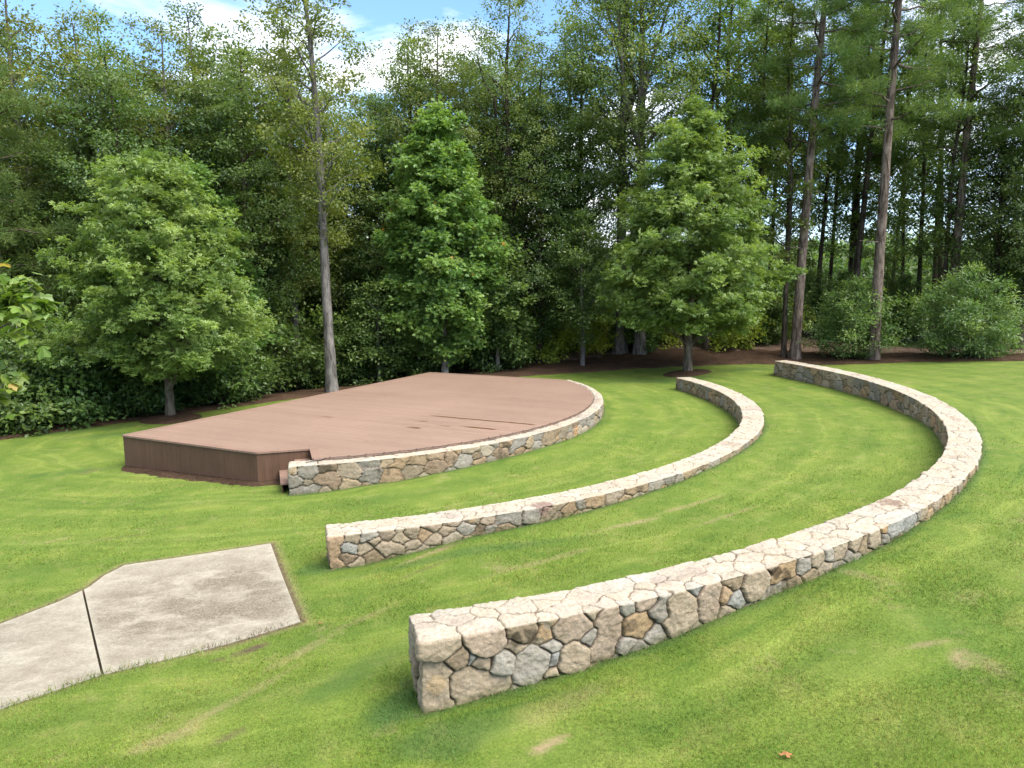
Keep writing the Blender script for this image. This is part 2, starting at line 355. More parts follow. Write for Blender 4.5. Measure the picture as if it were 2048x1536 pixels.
WET = [(5.0, 8.15, -1.33, .05), (5.3, 5.95, -2.82, .07), (6.45, 7.6, -2.22, .06), (5.85, 6.45, -2.33, .03), (5.0, 5.65, -2.07, .03), (2.55, 3.12, -2.58, .035), (5.42, 5.95, 2.16, .025)]
M_LAWN = lawn_material(); M_BLADE = blade_material(); M_STONE = stone_material(); M_CONC = concrete_material(); M_DECK = deck_material()
M_TRIM = wood_material('deck_trim', (.18, .115, .085), (.20, .128, .097))
M_SKIRT = wood_material('deck_skirt', (.084, .046, .028), (.096, .053, .033))
M_MULCH = mulch_material('mulch', [(.022, .014, .009), (.068, .042, .027), (.15, .10, .066)])
M_LITTER = mulch_material('leaf_litter', [(.05, .032, .022), (.17, .115, .085), (.33, .24, .18)], 14)
M_CABLE = flat_material('black_cable', (.01, .01, .011), .5)
M_DARK = flat_material('dark_void', (.02, .015, .012), .9)
M_BARK_PINE = bark_material('pine_bark', (.035, .025, .02), (.19, .150, .128), 10)
M_BARK_OAK = bark_material('oak_bark', (.050, .040, .030), (.165, .135, .100), 9)
M_BARK_GREY = bark_material('grey_bark', (.055, .049, .045), (.185, .17, .158), 8)
M_BARK_DARK = bark_material('dark_bark', (.022, .018, .014), (.085, .068, .055), 8)
M_BARK_PALE = bark_material('pale_bark', (.13, .115, .095), (.30, .275, .24), 5)
M_LEAF = leaf_material('leaf', .45, .38, .5); M_LEAFH = leaf_material('hero_leaf', .42, .38, .5, 0.0, 0.0); M_NEEDLE = leaf_material('needle', .4, .5, .25, .03, .2)

# ------------------------------------------------------------------ ground (one polar sheet to the horizon)
SPOTS = [  # x, y, rx, ry, angle, channel(0 dry,1 soil,2 dark green: painted shade and deep grass), strength
 (-2.77, 7.44, .20, .07, 35, 1, .9), (-3.05, 7.25, .08, .05, 20, 1, .7), (-2.37, 5.79, .16, .05, 50, 1, .7), (-2.62, 6.25, .8, .06, 58, 0, .34), (-2.95, 5.75, .30, .10, 40, 0, .45), (-2.2, 7.3, .45, .07, 55, 0, .35), (-1.75, 8.0, .5, .06, 50, 0, .3),
 (-2.0, 5.1, .35, .1, 65, 0, .5), (-3.3, 5.2, .3, .15, 30, 0, .5), (.27, 5.4, .16, .04, 35, 0, .9), (-.1, 4.9, .12, .05, 60, 0, .7), (3.9, 6.15, .20, .10, 60, 0, .55), (3.75, 6.4, .28, .06, 10, 0, .5), (4.05, 6.0, .1, .25, 0, 0, .3), (3.1, 8.45, .5, .05, 0, 0, .5), (3.9, 7.9, .4, .08, -40, 0, .3),
 (.5, 6.0, .5, .2, 30, 0, .25), (-1.22, 9.95, .5, .06, 38, 0, .55), (-1.1, 9.5, .45, .04, 38, 1, .45), (-.9, 10.2, .2, .04, 30, 1, .5), (1.64, 10.75, .7, .07, 28, 0, .5), (2.8, 11.6, .8, .06, 35, 0, .4), (.3, 9.4, .7, .07, 32, 0, .35), (3.2, 11.0, .7, .05, 38, 0, .35),
 (-6.4, 11.6, .5, .04, 20, 1, .5), (-5.6, 12.0, .35, .03, 20, 1, .35), (-9.4, 16.2, .35, .12, 30, 1, .6), (-9.9, 16.2, .8, .15, 20, 2, .6), (-1.0, 6.1, .35, .22, 60, 2, .8), (-.55, 5.6, .5, .25, 20, 2, .6), (-1.7, 4.6, .6, .35, 30, 2, .5), (-2.7, 9.85, .25, .25, 0, 2, .6),
 (-1.4, 6.9, .9, .18, 55, 2, .35), (1.0, 7.0, 1.4, .14, 22, 2, .5), (-.6, 9.9, 1.6, .14, 15, 2, .5), (2.6, 8.0, .7, .2, 25, 2, .4), (-12.3, 21.5, 1.6, .5, 25, 2, .5), (-11.0, 20.5, 1.5, .4, 20, 2, .45), (5.5, 28.0, 2.2, .7, 0, 2, .5), (9.0, 29.0, 1.5, .5, 0, 2, .5)]
PATH = [(-3.70, 11.0), (-2.42, 8.06), (-2.95, 7.70), (-3.55, 7.35), (-4.13, 7.03), (-4.70, 6.50), (-5.25, 5.75), (-5.7, 4.7), (-6.0, 3.2), (-8.2, 3.2), (-8.0, 5.0), (-7.4, 6.7), (-6.75, 7.7), (-6.1, 8.45), (-5.78, 9.1), (-5.66, 9.55), (-5.68, 9.95), (-5.59, 10.34)]
def seg_dist(x, y, poly, closed=True):
    d = np.full(x.shape, 1e9); n = len(poly)
    for i in range(n if closed else n-1):
        a = np.array(poly[i]); b = np.array(poly[(i+1) % n]); ab = b-a
        t = np.clip(((x-a[0])*ab[0]+(y-a[1])*ab[1])/(ab@ab), 0, 1)
        d = np.minimum(d, np.hypot(x-a[0]-t*ab[0], y-a[1]-t*ab[1]))
    return d
def inside(x, y, poly):
    r = np.zeros(x.shape, bool); n = len(poly)
    for i in range(n):
        x0, y0 = poly[i]; x1, y1 = poly[(i+1) % n]
        c = ((y0 > y) != (y1 > y)) & (x < (x1-x0)*(y-y0)/((y1-y0) if y1 != y0 else 1e-9)+x0)
        r ^= c
    return r
def wall_mask(x, y, grow=0.0):
    dx, dy = x-CX, y-CY; r = np.hypot(dx, dy); th = np.degrees(np.arctan2(dy, dx)); m = np.zeros(x.shape, bool)
    for (Ro, W, k) in ((R1, W1, 1), (R2, W2, 2), (R3, W3, 3)):
        a, b = TH[k]; g = np.degrees(grow/Ro)
        m |= (r > Ro-W-grow) & (r < Ro+grow) & (th > a-g) & (th < b+g)
    return m
def ground_cols(x, y):
    c = np.zeros((len(x), 3))
    P = np.stack([x, y, 0*x], 1)
    wob = (fbm(P, 2.2, 5)-.5)*1.0
    for (sx, sy, rx, ry, a, ch, st) in SPOTS:
        ca, sa = math.cos(R(a)), math.sin(R(a)); dx, dy = x-sx, y-sy
        d = np.hypot((dx*ca+dy*sa)/rx, (-dx*sa+dy*ca)/ry)+wob
        c[:, ch] = np.maximum(c[:, ch], st*(1-sstep(d, .5, 1.35)))
    near = (x > -9) & (x < -1) & (y > 2) & (y < 13)
    d = np.full(x.shape, 9.); d[near] = seg_dist(x[near], y[near], PATH)
    up = (y > 8.4-.5*(x+4)*0) | (x > -3.3)
    c[:, 1] = np.maximum(c[:, 1], (1-sstep(d, .03, .085))*np.where(up, .85, .25))
    c[:, 0] = np.maximum(c[:, 0], (1-sstep(d, .05, .2))*np.where(up, .35, 0.1))
    c[:, 1] = np.maximum(c[:, 1], (inside(x, y, PATH) & (d > .03))*1.0)
    # scuffed soil right against the walls, ringed by contact shade painted dark green
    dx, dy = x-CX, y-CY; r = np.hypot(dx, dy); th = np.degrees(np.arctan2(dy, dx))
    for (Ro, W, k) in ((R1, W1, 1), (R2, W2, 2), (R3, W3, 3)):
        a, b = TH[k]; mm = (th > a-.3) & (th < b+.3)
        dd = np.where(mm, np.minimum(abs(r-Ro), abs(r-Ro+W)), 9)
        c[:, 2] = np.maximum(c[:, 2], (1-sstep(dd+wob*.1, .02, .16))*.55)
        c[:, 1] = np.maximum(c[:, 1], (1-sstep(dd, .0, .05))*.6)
    return c
rr_ = np.concatenate([np.linspace(0.01, 8.2, 24), np.arange(8.25, 23.5, .05), np.arange(23.5, 40, .25), 40*1.12**np.arange(1, 42)])
rr_ = np.unique(np.concatenate([rr_, [R1-W1, R1, R2-W2, R2, R3-W3, R3]]))
tt_ = R(np.array(0)) if False else np.radians(np.concatenate([np.arange(-110, -55, .2), np.arange(-55, 40, .4), np.arange(40, 250, 1.5)]))
RR, TT = np.meshgrid(rr_, tt_, indexing='ij'); gx = (CX+RR*np.cos(TT)).ravel(); gy = (CY+RR*np.sin(TT)).ravel()
gz = H(gx, gy)
P0 = np.stack([gx, gy, 0*gx], 1)
_nr = (gx > -10) & (gx < -1) & (gy > 2) & (gy < 13); _pe = np.full(gx.shape, 9.); _pe[_nr] = seg_dist(gx[_nr], gy[_nr], PATH)
inp = inside(gx, gy, PATH); gz = gz+(fbm(P0, 1.3, 3)-.5)*.04*(1-sstep(np.hypot(gx, gy-10), 25, 50))*np.where(inp, 0, sstep(_pe, .05, .5)); gz = np.where(inp & (_pe > .09), gz-.05, gz)
nr, ntt = len(rr_), len(tt_)
i, j = np.meshgrid(np.arange(nr-1), np.arange(ntt), indexing='ij'); j2 = (j+1) % ntt
F = np.stack([i*ntt+j, (i+1)*ntt+j, (i+1)*ntt+j2, i*ntt+j2], -1).reshape(-1, 4)
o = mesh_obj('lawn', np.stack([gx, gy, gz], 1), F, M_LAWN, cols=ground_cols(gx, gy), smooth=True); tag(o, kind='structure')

# ---- concrete path
def grid_poly(poly, step):
    xs = [p[0] for p in poly]; ys = [p[1] for p in poly]
    return np.arange(min(xs), max(xs), step), np.arange(min(ys), max(ys), step)
def slab(name, poly, thick, lift, mat, stainf, parent=None):
    """a slab whose top follows the ground: fan of strips between the outline and inner offsets"""
    import bmesh
    bm = bmesh.new(); vs = []
    P = []
    for k in range(len(poly)):
        a = np.array(poly[k]); b = np.array(poly[(k+1) % len(poly)]); n = max(1, int(np.linalg.norm(b-a)/.12))
        for q in range(n): P.append(a+(b-a)*q/n)
    for p in P: vs.append(bm.verts.new((p[0], p[1], 0)))
    f = bm.faces.new(vs)
    x0, x1 = min(p[0] for p in P), max(p[0] for p in P); y0, y1 = min(p[1] for p in P), max(p[1] for p in P)
    for x in np.arange(x0+.06, x1, .12):
        bmesh.ops.bisect_plane(bm, geom=bm.verts[:]+bm.edges[:]+bm.faces[:], plane_co=(x, 0, 0), plane_no=(1, 0, 0))
    for y in np.arange(y0+.06, y1, .12):
        bmesh.ops.bisect_plane(bm, geom=bm.verts[:]+bm.edges[:]+bm.faces[:], plane_co=(0, y, 0), plane_no=(0, 1, 0))
    bmesh.ops.recalc_face_normals(bm, faces=bm.faces)
    if bm.faces[:][0].normal.z < 0: bmesh.ops.reverse_faces(bm, faces=bm.faces)
    co = np.array([v.co[:] for v in bm.verts]); z = H(co[:, 0], co[:, 1])+lift
    for v, zz in zip(bm.verts, z): v.co.z = zz
    be = [e for e in bm.edges if e.is_boundary]
    r = bmesh.ops.extrude_edge_only(bm, edges=be)
    for v in [g for g in r['geom'] if isinstance(g, bmesh.types.BMVert)]: v.co.z -= thick
    me = bpy.data.meshes.new(name); bm.to_mesh(me); bm.free()
    co = np.array([v.co[:] for v in me.vertices]); c4 = np.ones((len(co), 4), dtype=np.float32); c4[:, :3] = stainf(co[:, 0], co[:, 1])
    a = me.color_attributes.new('Col', 'FLOAT_COLOR', 'POINT'); a.data.foreach_set('color', c4.ravel())
    me.materials.append(mat); ob = bpy.data.objects.new(name, me); C.objects.link(ob)
    if parent: ob.parent = parent
    return ob
JA, JB = np.array((-5.67, 9.42)), np.array((-4.12, 7.04))     # expansion joint between the two slabs
jd = (JB-JA)/np.linalg.norm(JB-JA); jn = np.array((-jd[1], jd[0])) # points right (+)
def clip_side(poly, side):
    outp = []; n = len(poly)
    f = lambda p: ((np.array(p)-JA)@jn)*side-.012
    for k in range(n):
        a, b = poly[k], poly[(k+1) % n]; fa, fb = f(a), f(b)
        if fa >= 0: outp.append(tuple(a))
        if (fa >= 0) != (fb >= 0):
            t = fa/(fa-fb); outp.append((a[0]+(b[0]-a[0])*t, a[1]+(b[1]-a[1])*t))
    return outp
if ((np.array((-3.5, 9.5))-JA)@jn) < 0: jn = -jn
def st_right(x, y):
    c = np.zeros((len(x), 3)); d = np.hypot((x+3.75)/1.45, (y-8.85)/1.25)
    c[:, 0] = 1-.6*sstep(d, .7, 1.25)
    e = seg_dist(x, y, PATH); e2 = abs((np.stack([x, y], 1)-JA)@jn)
    c[:, 1] = (1-sstep(np.minimum(e, e2), .03, .08))*.45
    return c
def st_left(x, y):
    c = st_right(x, y); c[:, 0] = .35+.3*(1-sstep(y, 6.2, 7.6)); return c
s1 = slab('path', clip_side(PATH, 1), .12, .010, M_CONC, st_right); tag(s1, kind='structure')
s2 = slab('path', clip_side(PATH, -1), .12, .008, M_CONC, st_left); tag(s2, kind='structure')

# ------------------------------------------------------------------ stone walls
PAL = .80*np.array([(.30,.225,.145),(.33,.26,.175),(.29,.235,.165),(.35,.29,.21),(.27,.245,.205),(.30,.275,.235),(.33,.24,.17),(.34,.245,.155),(.27,.21,.14),(.37,.32,.245),(.31,.255,.19),(.31,.23,.16),(.26,.238,.205),(.34,.28,.205)])
def stone_wall(name, Ro, W, zt, k, rmin, rmax, fine, seed, nz_, nw_, extra=(), laid=()):
    rng = np.random.RandomState(seed); a0, a1 = map(R, TH[k]); Rm = Ro-W/2; LEN = (a1-a0)*Rm
    # stations along the wall, finer where the camera is close
    s = [0.]
    while s[-1] < LEN:
        th = a0+s[-1]/Rm; d = math.hypot(CX+Rm*math.cos(th), CY+Rm*math.sin(th)); s.append(s[-1]+max(fine, .0016*d))
    s = np.array(s); s *= LEN/s[-1]; ns = len(s)
    # seeds by dart throwing with varied radius
    zl = -.1; A = np.array([.85, 1.0, 1.12])
    S = []; Rr = []
    grid = {}; Gi = []; Lc_ = {}
    for q_, (ss, zz_, r_, g_, c_) in enumerate(laid):
        p_ = np.array((ss, W/2-min(r_, .16)*.75, zz_))*A; grid.setdefault(int(p_[0]//(rmax*2)), []).append((p_, r_*.8)); S.append(p_); Rr.append(r_); Gi.append(g_)
        if c_ is not None: Lc_[g_] = c_
    ncand = int(LEN*W*(zt-zl)/(rmin**3)*14)
    cand = np.stack([rng.uniform(0, LEN, ncand), rng.uniform(-W/2, W/2, ncand), rng.uniform(zl, zt, ncand)], 1)
    rad = rmin+(rmax-rmin)*rng.rand(ncand)**1.6
    order = np.argsort(-rad[:ncand//3])
    idx = np.concatenate([order, np.arange(ncand//3, ncand)])
    G = rmax*2
    for q in idx:
        p = cand[q]*A; r = rad[q] if q < ncand//3 else rmin*rng.uniform(.85, 1.25)
        key = int(p[0]//G); ok = True
        for kk in (key-1, key, key+1):
            for (pp, pr) in grid.get(kk, ()):
                if (pp[0]-p[0])**2+(pp[1]-p[1])**2+(pp[2]-p[2])**2 < (r+pr)**2*.92: ok = False; break
            if not ok: break
        if ok: grid.setdefault(key, []).append((p, r)); S.append(p); Rr.append(r); Gi.append(1000+len(S))
    S = np.array(S); Rr = np.array(Rr); Gi = np.array(Gi); od = np.argsort(S[:, 0]); S = S[od]; Rr = Rr[od]; Gi = Gi[od]
    free = set(np.where(Gi >= 1000)[0].tolist())
    for q in list(free):
        if q not in free or rng.rand() > .42: continue
        dd_ = np.linalg.norm(S-S[q], axis=1); dd_[q] = 9; z_ = int(dd_.argmin())
        if z_ in free and dd_[z_] < rmax*1.5: Gi[z_] = Gi[q]; free.discard(z_); free.discard(q)
    ug, gi = np.unique(Gi, return_inverse=True); nsg = len(ug); Sg_ = np.zeros((nsg, 3)); np.add.at(Sg_, gi, S/A); Sg_ /= np.bincount(gi)[:, None]
    nsd = len(S); pal = PAL[rng.randint(0, len(PAL), nsg)]*rng.uniform(.85, 1.12, (nsg, 1)); off = rng.uniform(-1, 1, nsg); stain = rng.rand(nsg)
    for k_, g_ in enumerate(ug):
        if g_ < 1000: stain[k_] = .5
        if int(g_) in Lc_: pal[k_] = .92*np.array(Lc_[int(g_)])
    tilt = rng.uniform(-1, 1, (nsg, 3))
    # surface samples: (s, w, z01, is) over outer face, top, inner face, two ends
    def grid_(Sg, Wg, Zg, n1, n2, off_, flip):
        I, J = np.meshgrid(np.arange(n1-1), np.arange(n2-1), indexing='ij'); b = off_+I*n2+J
        q = np.stack([b, b+n2, b+n2+1, b+1], -1).reshape(-1, 4)
        return np.stack([Sg.ravel(), Wg.ravel(), Zg.ravel()], 1), (q[:, ::-1] if flip else q)
    z01 = np.linspace(0, 1, nz_); wv = np.linspace(-W/2, W/2, nw_); pts = []; fcs = []; n0 = 0
    prof_w = np.concatenate([np.full(nz_, W/2), wv[::-1][1:-1], np.full(nz_, -W/2)]); prof_z = np.concatenate([z01, np.ones(nw_-2), z01[::-1]])
    Sg, Pi = np.meshgrid(s, np.arange(len(prof_w)), indexing='ij')
    p, q = grid_(Sg, prof_w[Pi], prof_z[Pi], ns, len(prof_w), 0, False); pts.append(p); fcs.append(q); n0 += len(p)
    for se, fl in ((0., False), (LEN, True)):
        Wg, Zg = np.meshgrid(wv, z01, indexing='ij'); p, q = grid_(np.full(Wg.shape, se), Wg, Zg, nw_, nz_, n0, fl); pts.append(p); fcs.append(q); n0 += len(p)
    Q = np.concatenate(pts); Fc = np.concatenate(fcs)
    th = a0+Q[:, 0]/Rm; rad_ = Rm+Q[:, 1]
    gz_ = H(CX+rad_*np.cos(th), CY+rad_*np.sin(th)); zb = np.minimum(gz_-.10, zt-.15)
    zz = zb+(zt-zb)*Q[:, 2]
    ctr = np.stack([np.clip(Q[:, 0], 0+.0, LEN), Q[:, 1], zz], 1)
    # rounded box direction
    rc = .022
    lo = np.stack([np.full(len(Q), rc), np.full(len(Q), -W/2+rc), np.full(len(Q), -9.)], 1); hi = np.stack([np.full(len(Q), LEN-rc), np.full(len(Q), W/2-rc), np.full(len(Q), zt-rc)], 1)
    cl = np.clip(ctr, lo, hi); nd = ctr-cl; ln = np.linalg.norm(nd, axis=1, keepdims=True); nd = nd/np.maximum(ln, 1e-9)
    pos = cl+nd*rc
    warp = np.stack([fbm(pos, 5, seed+a)-.5 for a in (1, 2, 3)], 1)*.13
    X = (pos+warp)*A
    N1 = len(X); best = np.full(N1, 1e9); b1 = np.zeros(N1, int); e = np.full(N1, 1e9)
    oX = np.argsort(X[:, 0]); CH = 6000
    for c0 in range(0, N1, CH):
        ii = oX[c0:c0+CH]; xs = X[ii]; lo_ = np.searchsorted(S[:, 0], xs[0, 0]-.75); hi_ = np.searchsorted(S[:, 0], xs[-1, 0]+.75)
        lo_ = max(0, min(lo_, nsd-3)); hi_ = max(hi_, lo_+3); Sl = S[lo_:hi_]; Rl = Rr[lo_:hi_]
        D = ((xs[:, None]-Sl[None])**2).sum(-1)-Rl[None]**2
        k1 = D.argmin(1); d1 = D[np.arange(len(ii)), k1]
        dist = np.linalg.norm(Sl[:, None]-Sl[None], axis=-1)+1e-6
        E = (D-d1[:, None])/(2*dist[k1]); gl_ = gi[lo_:hi_]; E[gl_[None] == gl_[k1][:, None]] = 1e9
        e[ii] = E.min(1); b1[ii] = gi[k1+lo_]
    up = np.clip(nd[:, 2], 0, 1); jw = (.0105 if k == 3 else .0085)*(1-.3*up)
    jm = sstep(e, .002, jw)                     # 0 in the joint, 1 on the stone
    pill = sstep(e, .0, .045)
    depth = (.032 if k == 3 else .024)*(1-.6*up)
    face_off = off[b1]*(.014*(1-up)+.004*up)
    rel = pos-Sg_[b1]
    face_off = face_off+(tilt[b1]*rel).sum(1)*(.10*(1-up)+.02*up)
    nzv = (fbm(pos, 9, seed+9, 4)-.5)*(.034*(1-up)+.016*up)+(fbm(pos, 30, seed+3, 3)-.5)*.018
    disp = -depth*(1-jm)+(pill-1)*.008*(1-.5*up)+face_off*jm+nzv*jm
    pos = pos+nd*disp[:, None]
    th = a0+pos[:, 0]/Rm; rad_ = Rm+pos[:, 1]
    V = np.stack([CX+rad_*np.cos(th), CY+rad_*np.sin(th), pos[:, 2]], 1)
    # colours: stone, weathering on the tops, joints, damp foot
    col = pal[b1].copy()
    n5 = fbm(pos, 6, seed+30, 4); n6 = fbm(pos, 14, seed+40, 3)
    col *= (.82+.36*n5)[:, None]
    orange = .6*((stain[b1] > .93)*sstep(n6, .42, .62))[:, None]; col = col*(1-orange*.6)+np.array((.42, .24, .09))*orange*.6
    blk = ((stain[b1] < .10)*sstep(n5, .42, .60))[:, None]*(1-.55*up)[:, None]; col = col*(1-blk*.8)+np.array((.075, .06, .04))*blk*.8
    drip = ((stain[b1] > .10) & (stain[b1] < .3))*sstep(fbm(pos*np.array((1, 1, .25)), 11, seed+50, 3), .55, .72)*(1-up); col = col*(1-drip*.65)[:, None]+np.array((.09, .07, .05))*(drip*.65)[:, None]
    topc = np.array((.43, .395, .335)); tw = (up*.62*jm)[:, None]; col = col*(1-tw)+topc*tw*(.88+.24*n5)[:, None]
    spot = (up*sstep(fbm(pos, 2.3, seed+60, 4), .60, .72))[:, None]; col = col*(1-spot*.55)+np.array((.24, .19, .16))*spot*.55
    for (es, ew, ez, er, ec, est) in extra:
        dd = np.linalg.norm((pos-np.array((es, ew, ez)))*np.array((1, 1, 1.0)), axis=1)/er+(n6-.5)*1.6
        m_ = ((1-sstep(dd, .55, 1.0))*est)[:, None]; col = col*(1-m_)+np.array(ec)*m_
    jc = np.array((.05, .036, .024))[None]*(1-up)[:, None]+np.array((.13, .098, .07))[None]*up[:, None]*(.5+n6)[:, None]
    col = col*jm[:, None]+jc*(1-jm)[:, None]
    foot = (1-sstep(pos[:, 2]-gz_+(n6-.5)*.1, .02, .09))[:, None]*(1-up)[:, None]; col = col*(1-foot*.4)+np.array((.12, .12, .05))*foot*.4
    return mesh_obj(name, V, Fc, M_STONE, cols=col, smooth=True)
cT, cG, cP, cB, cO, cD, cY = (.305,.25,.182), (.285,.262,.225), (.315,.25,.19), (.265,.262,.245), (.30,.215,.125), (.225,.175,.12), (.35,.25,.165)
LAID3 = [(.17,.93,.17,0,cT),(.12,.70,.13,1,cT),(.12,.52,.14,1,cT),(.12,.38,.12,1,cT),(.34,.79,.09,2,cD),(.455,.775,.06,3,cB),(.56,.90,.19,4,cP),(.72,.67,.14,5,cG),(.42,.52,.19,6,cT),(.62,.46,.15,6,cT),(.42,.40,.12,6,cT),
 (.84,.76,.04,7,cT),(.93,.93,.15,8,cD),(.99,.63,.19,9,cG),(.97,.49,.12,9,cG),(1.165,.74,.065,10,cG),(1.205,.60,.04,11,cB),(1.20,.49,.04,12,cT),(1.38,.88,.20,13,cP),(1.40,.60,.18,14,cT),(1.57,.71,.06,15,cG),(1.76,.90,.14,16,cP),(1.74,.70,.15,16,cP),(1.70,.55,.11,16,cP),
 (1.97,.97,.05,17,cG),(2.2,.97,.12,18,cP),(2.11,.74,.18,19,cO),(1.98,.56,.07,20,cG),(2.60,.86,.2,21,cT),(2.60,.66,.2,21,cT),(2.97,.88,.17,22,cP),(2.95,.68,.16,22,cP),(2.77,.97,.05,23,cB),(3.28,.93,.09,24,cD),(3.28,.73,.09,25,cB),(3.60,.86,.19,26,cT),
 (3.95,.88,.15,27,cO),(4.10,.88,.15,27,cO),(4.34,.86,.11,28,cG),(4.56,.87,.14,29,cT),(4.79,.9,.08,30,cG),(5.0,.92,.15,31,cT),(5.35,.92,.16,32,cT),(5.74,.91,.18,33,cT),(6.24,.90,.17,34,cB),(6.68,.90,.19,35,cB),(7.13,.92,.14,36,cT),(7.65,.92,.18,37,cP)]
LAID2 = [(.09,.48,.10,0,cY),(.09,.33,.10,0,cY),(.09,.18,.10,0,cY),(.29,.38,.11,1,cB),(.31,.53,.08,2,cT),(.53,.54,.09,3,cG),(.49,.37,.10,4,cT),(.39,.18,.09,5,cT),(.60,.43,.05,6,cT),(.79,.54,.11,7,cP),(.76,.32,.12,8,cT),(.90,.33,.11,8,cT),(1.13,.52,.12,9,cT),(1.14,.33,.09,10,cT),
 (1.42,.55,.08,11,cP),(1.43,.36,.11,12,cT),(1.63,.46,.10,13,cT),(1.66,.59,.07,14,cP),(1.93,.47,.13,15,cG),(2.25,.52,.14,16,cP)]
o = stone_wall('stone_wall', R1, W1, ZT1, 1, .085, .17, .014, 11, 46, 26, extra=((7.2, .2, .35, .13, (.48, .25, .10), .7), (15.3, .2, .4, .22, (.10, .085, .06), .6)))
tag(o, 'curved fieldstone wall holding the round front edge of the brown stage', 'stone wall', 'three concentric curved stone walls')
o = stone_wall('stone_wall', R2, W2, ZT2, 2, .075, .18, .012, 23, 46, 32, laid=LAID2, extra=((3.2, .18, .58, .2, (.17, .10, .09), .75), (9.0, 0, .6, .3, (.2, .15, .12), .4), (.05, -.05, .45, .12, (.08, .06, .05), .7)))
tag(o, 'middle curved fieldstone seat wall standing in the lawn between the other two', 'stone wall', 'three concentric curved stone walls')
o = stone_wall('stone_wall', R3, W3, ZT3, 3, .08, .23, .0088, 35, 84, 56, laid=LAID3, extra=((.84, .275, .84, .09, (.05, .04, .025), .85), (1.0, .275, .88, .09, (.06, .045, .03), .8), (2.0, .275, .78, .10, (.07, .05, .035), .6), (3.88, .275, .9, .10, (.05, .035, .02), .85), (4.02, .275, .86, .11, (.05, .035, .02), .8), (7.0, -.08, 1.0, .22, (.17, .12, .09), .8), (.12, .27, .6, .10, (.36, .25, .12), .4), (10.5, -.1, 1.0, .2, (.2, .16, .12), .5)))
tag(o, 'longest curved fieldstone wall, its tall near end in the foreground grass', 'stone wall', 'three concentric curved stone walls')

# ------------------------------------------------------------------ stage
ZD = 0.64
RD = 8.44
def arc_pts(r, t0, t1, n):       # along the arc in stage axes, t from t0 to t1
    a0 = math.asin(t0/r); a1 = math.asin(t1/r)
    return [(r*math.cos(a0+(a1-a0)*i/n), r*math.sin(a0+(a1-a0)*i/n)) for i in range(n+1)]
A_, B_, CC_ = (.2, -6.25), (4.25, -6.25), (4.99, -5.51)
NE = (5.70, -6.22)
D_ = (.2, 6.25)
outline = [A_, B_, CC_]+arc_pts(RD, -6.22, 6.25, 90)+[D_]
st = empty('wooden_stage', (CX, CY, 0), AXIS); tag(st, 'large flat brown composite board stage with vertical board skirt behind the inner stone wall', 'stage')
def prism(name, poly, z0, z1, mat, parent, cols=None):
    n = len(poly); V = [(p[0], p[1], z1) for p in poly]+[(p[0], p[1], z0) for p in poly]
    F = [tuple(range(n)), tuple(range(2*n-1, n-1, -1))]+[(i, i+n, (i+1) % n+n, (i+1) % n) for i in range(n)]
    return mesh_obj(name, np.array(V), F, mat, parent, cols=np.full((2*n, 3), .5) if cols is None else cols)
area = sum(outline[i][0]*outline[(i+1) % len(outline)][1]-outline[(i+1) % len(outline)][0]*outline[i][1] for i in range(len(outline)))
if area < 0: outline = outline[::-1]
prism('deck_surface', outline, ZD-.03, ZD, M_DECK, st)
# border boards (picture frame) laid round the straight edges, 3 mm proud and overhanging the skirt
def border(a, b, wd=.14, inn=1, ext=.0):
    a = np.array(a); b = np.array(b); d = (b-a)/np.linalg.norm(b-a); n = np.array((-d[1], d[0]))*inn
    a2 = a-d*ext; b2 = b+d*ext
    p = [a2-n*.025, b2-n*.025, b2+n*wd-d*.0, a2+n*wd+d*.0]
    if (p[1]-p[0])[0]*(p[2]-p[1])[1]-(p[1]-p[0])[1]*(p[2]-p[1])[0] < 0: p = p[::-1]
    return [tuple(q) for q in p]
for k, (a, b) in enumerate([(A_, B_), (B_, CC_), (CC_, (5.63, -6.15)), (D_, A_), ((5.6, 6.25), D_)]):
    prism('edge_board', border(a, b), ZD-.034+k*.0005, ZD+.003+k*.0006, M_TRIM, st)
# skirt of vertical boards
rng = np.random.RandomState(4)
def skirt(a, b, name='skirt'):
    a = np.array(a); b = np.array(b); Ln = np.linalg.norm(b-a); d = (b-a)/Ln; n = np.array((d[1], -d[0]))
    m = (a+b)/2
    V = []; Fq = []; cs = []; s0 = 0.; wd = .142
    while s0 < Ln-.01:
        s1_ = min(s0+wd-.0025, Ln); c = rng.rand()
        p0 = a+d*s0; p1 = a+d*s1_
        wx0 = stage(*p0); zb = .02 if True else 0
        za = max(h1(*stage(*p0)), h1(*stage(*p1)))
        zb = za+.035+rng.uniform(-.004, .004)
        base = len(V)
        for (q, o_) in ((p0, 0), (p1, 0), (p1, .02), (p0, .02)):
            for z in (zb, ZD-.036): V.append((*(q+n*(o_-.02)), z))
        for f in ((0, 2, 3, 1), (2, 4, 5, 3), (4, 6, 7, 5), (6, 0, 1, 7), (0, 6, 4, 2)): Fq.append([base+i for i in f])
        cs += [(c, c, c)]*8; s0 += wd
    return mesh_obj(name, np.array(V), np.array(Fq), M_SKIRT, st, cols=np.array(cs))
for a, b in ((A_, B_), (B_, CC_), (CC_, (5.6, -6.12)), (D_, A_), ((5.6, 6.25), D_)): skirt(a, b)
# dark framing set back under the skirt
def inset(poly, k):
    c = np.mean(poly, 0); return [tuple(np.array(p)+(c-np.array(p))*k) for p in poly]
prism('frame', inset([A_, B_, CC_, (7.9, -2.6), (8.1, 0), (7.9, 2.6), (5.5, 6.2), D_], .03), -.1, ZD-.04, M_DARK, st)
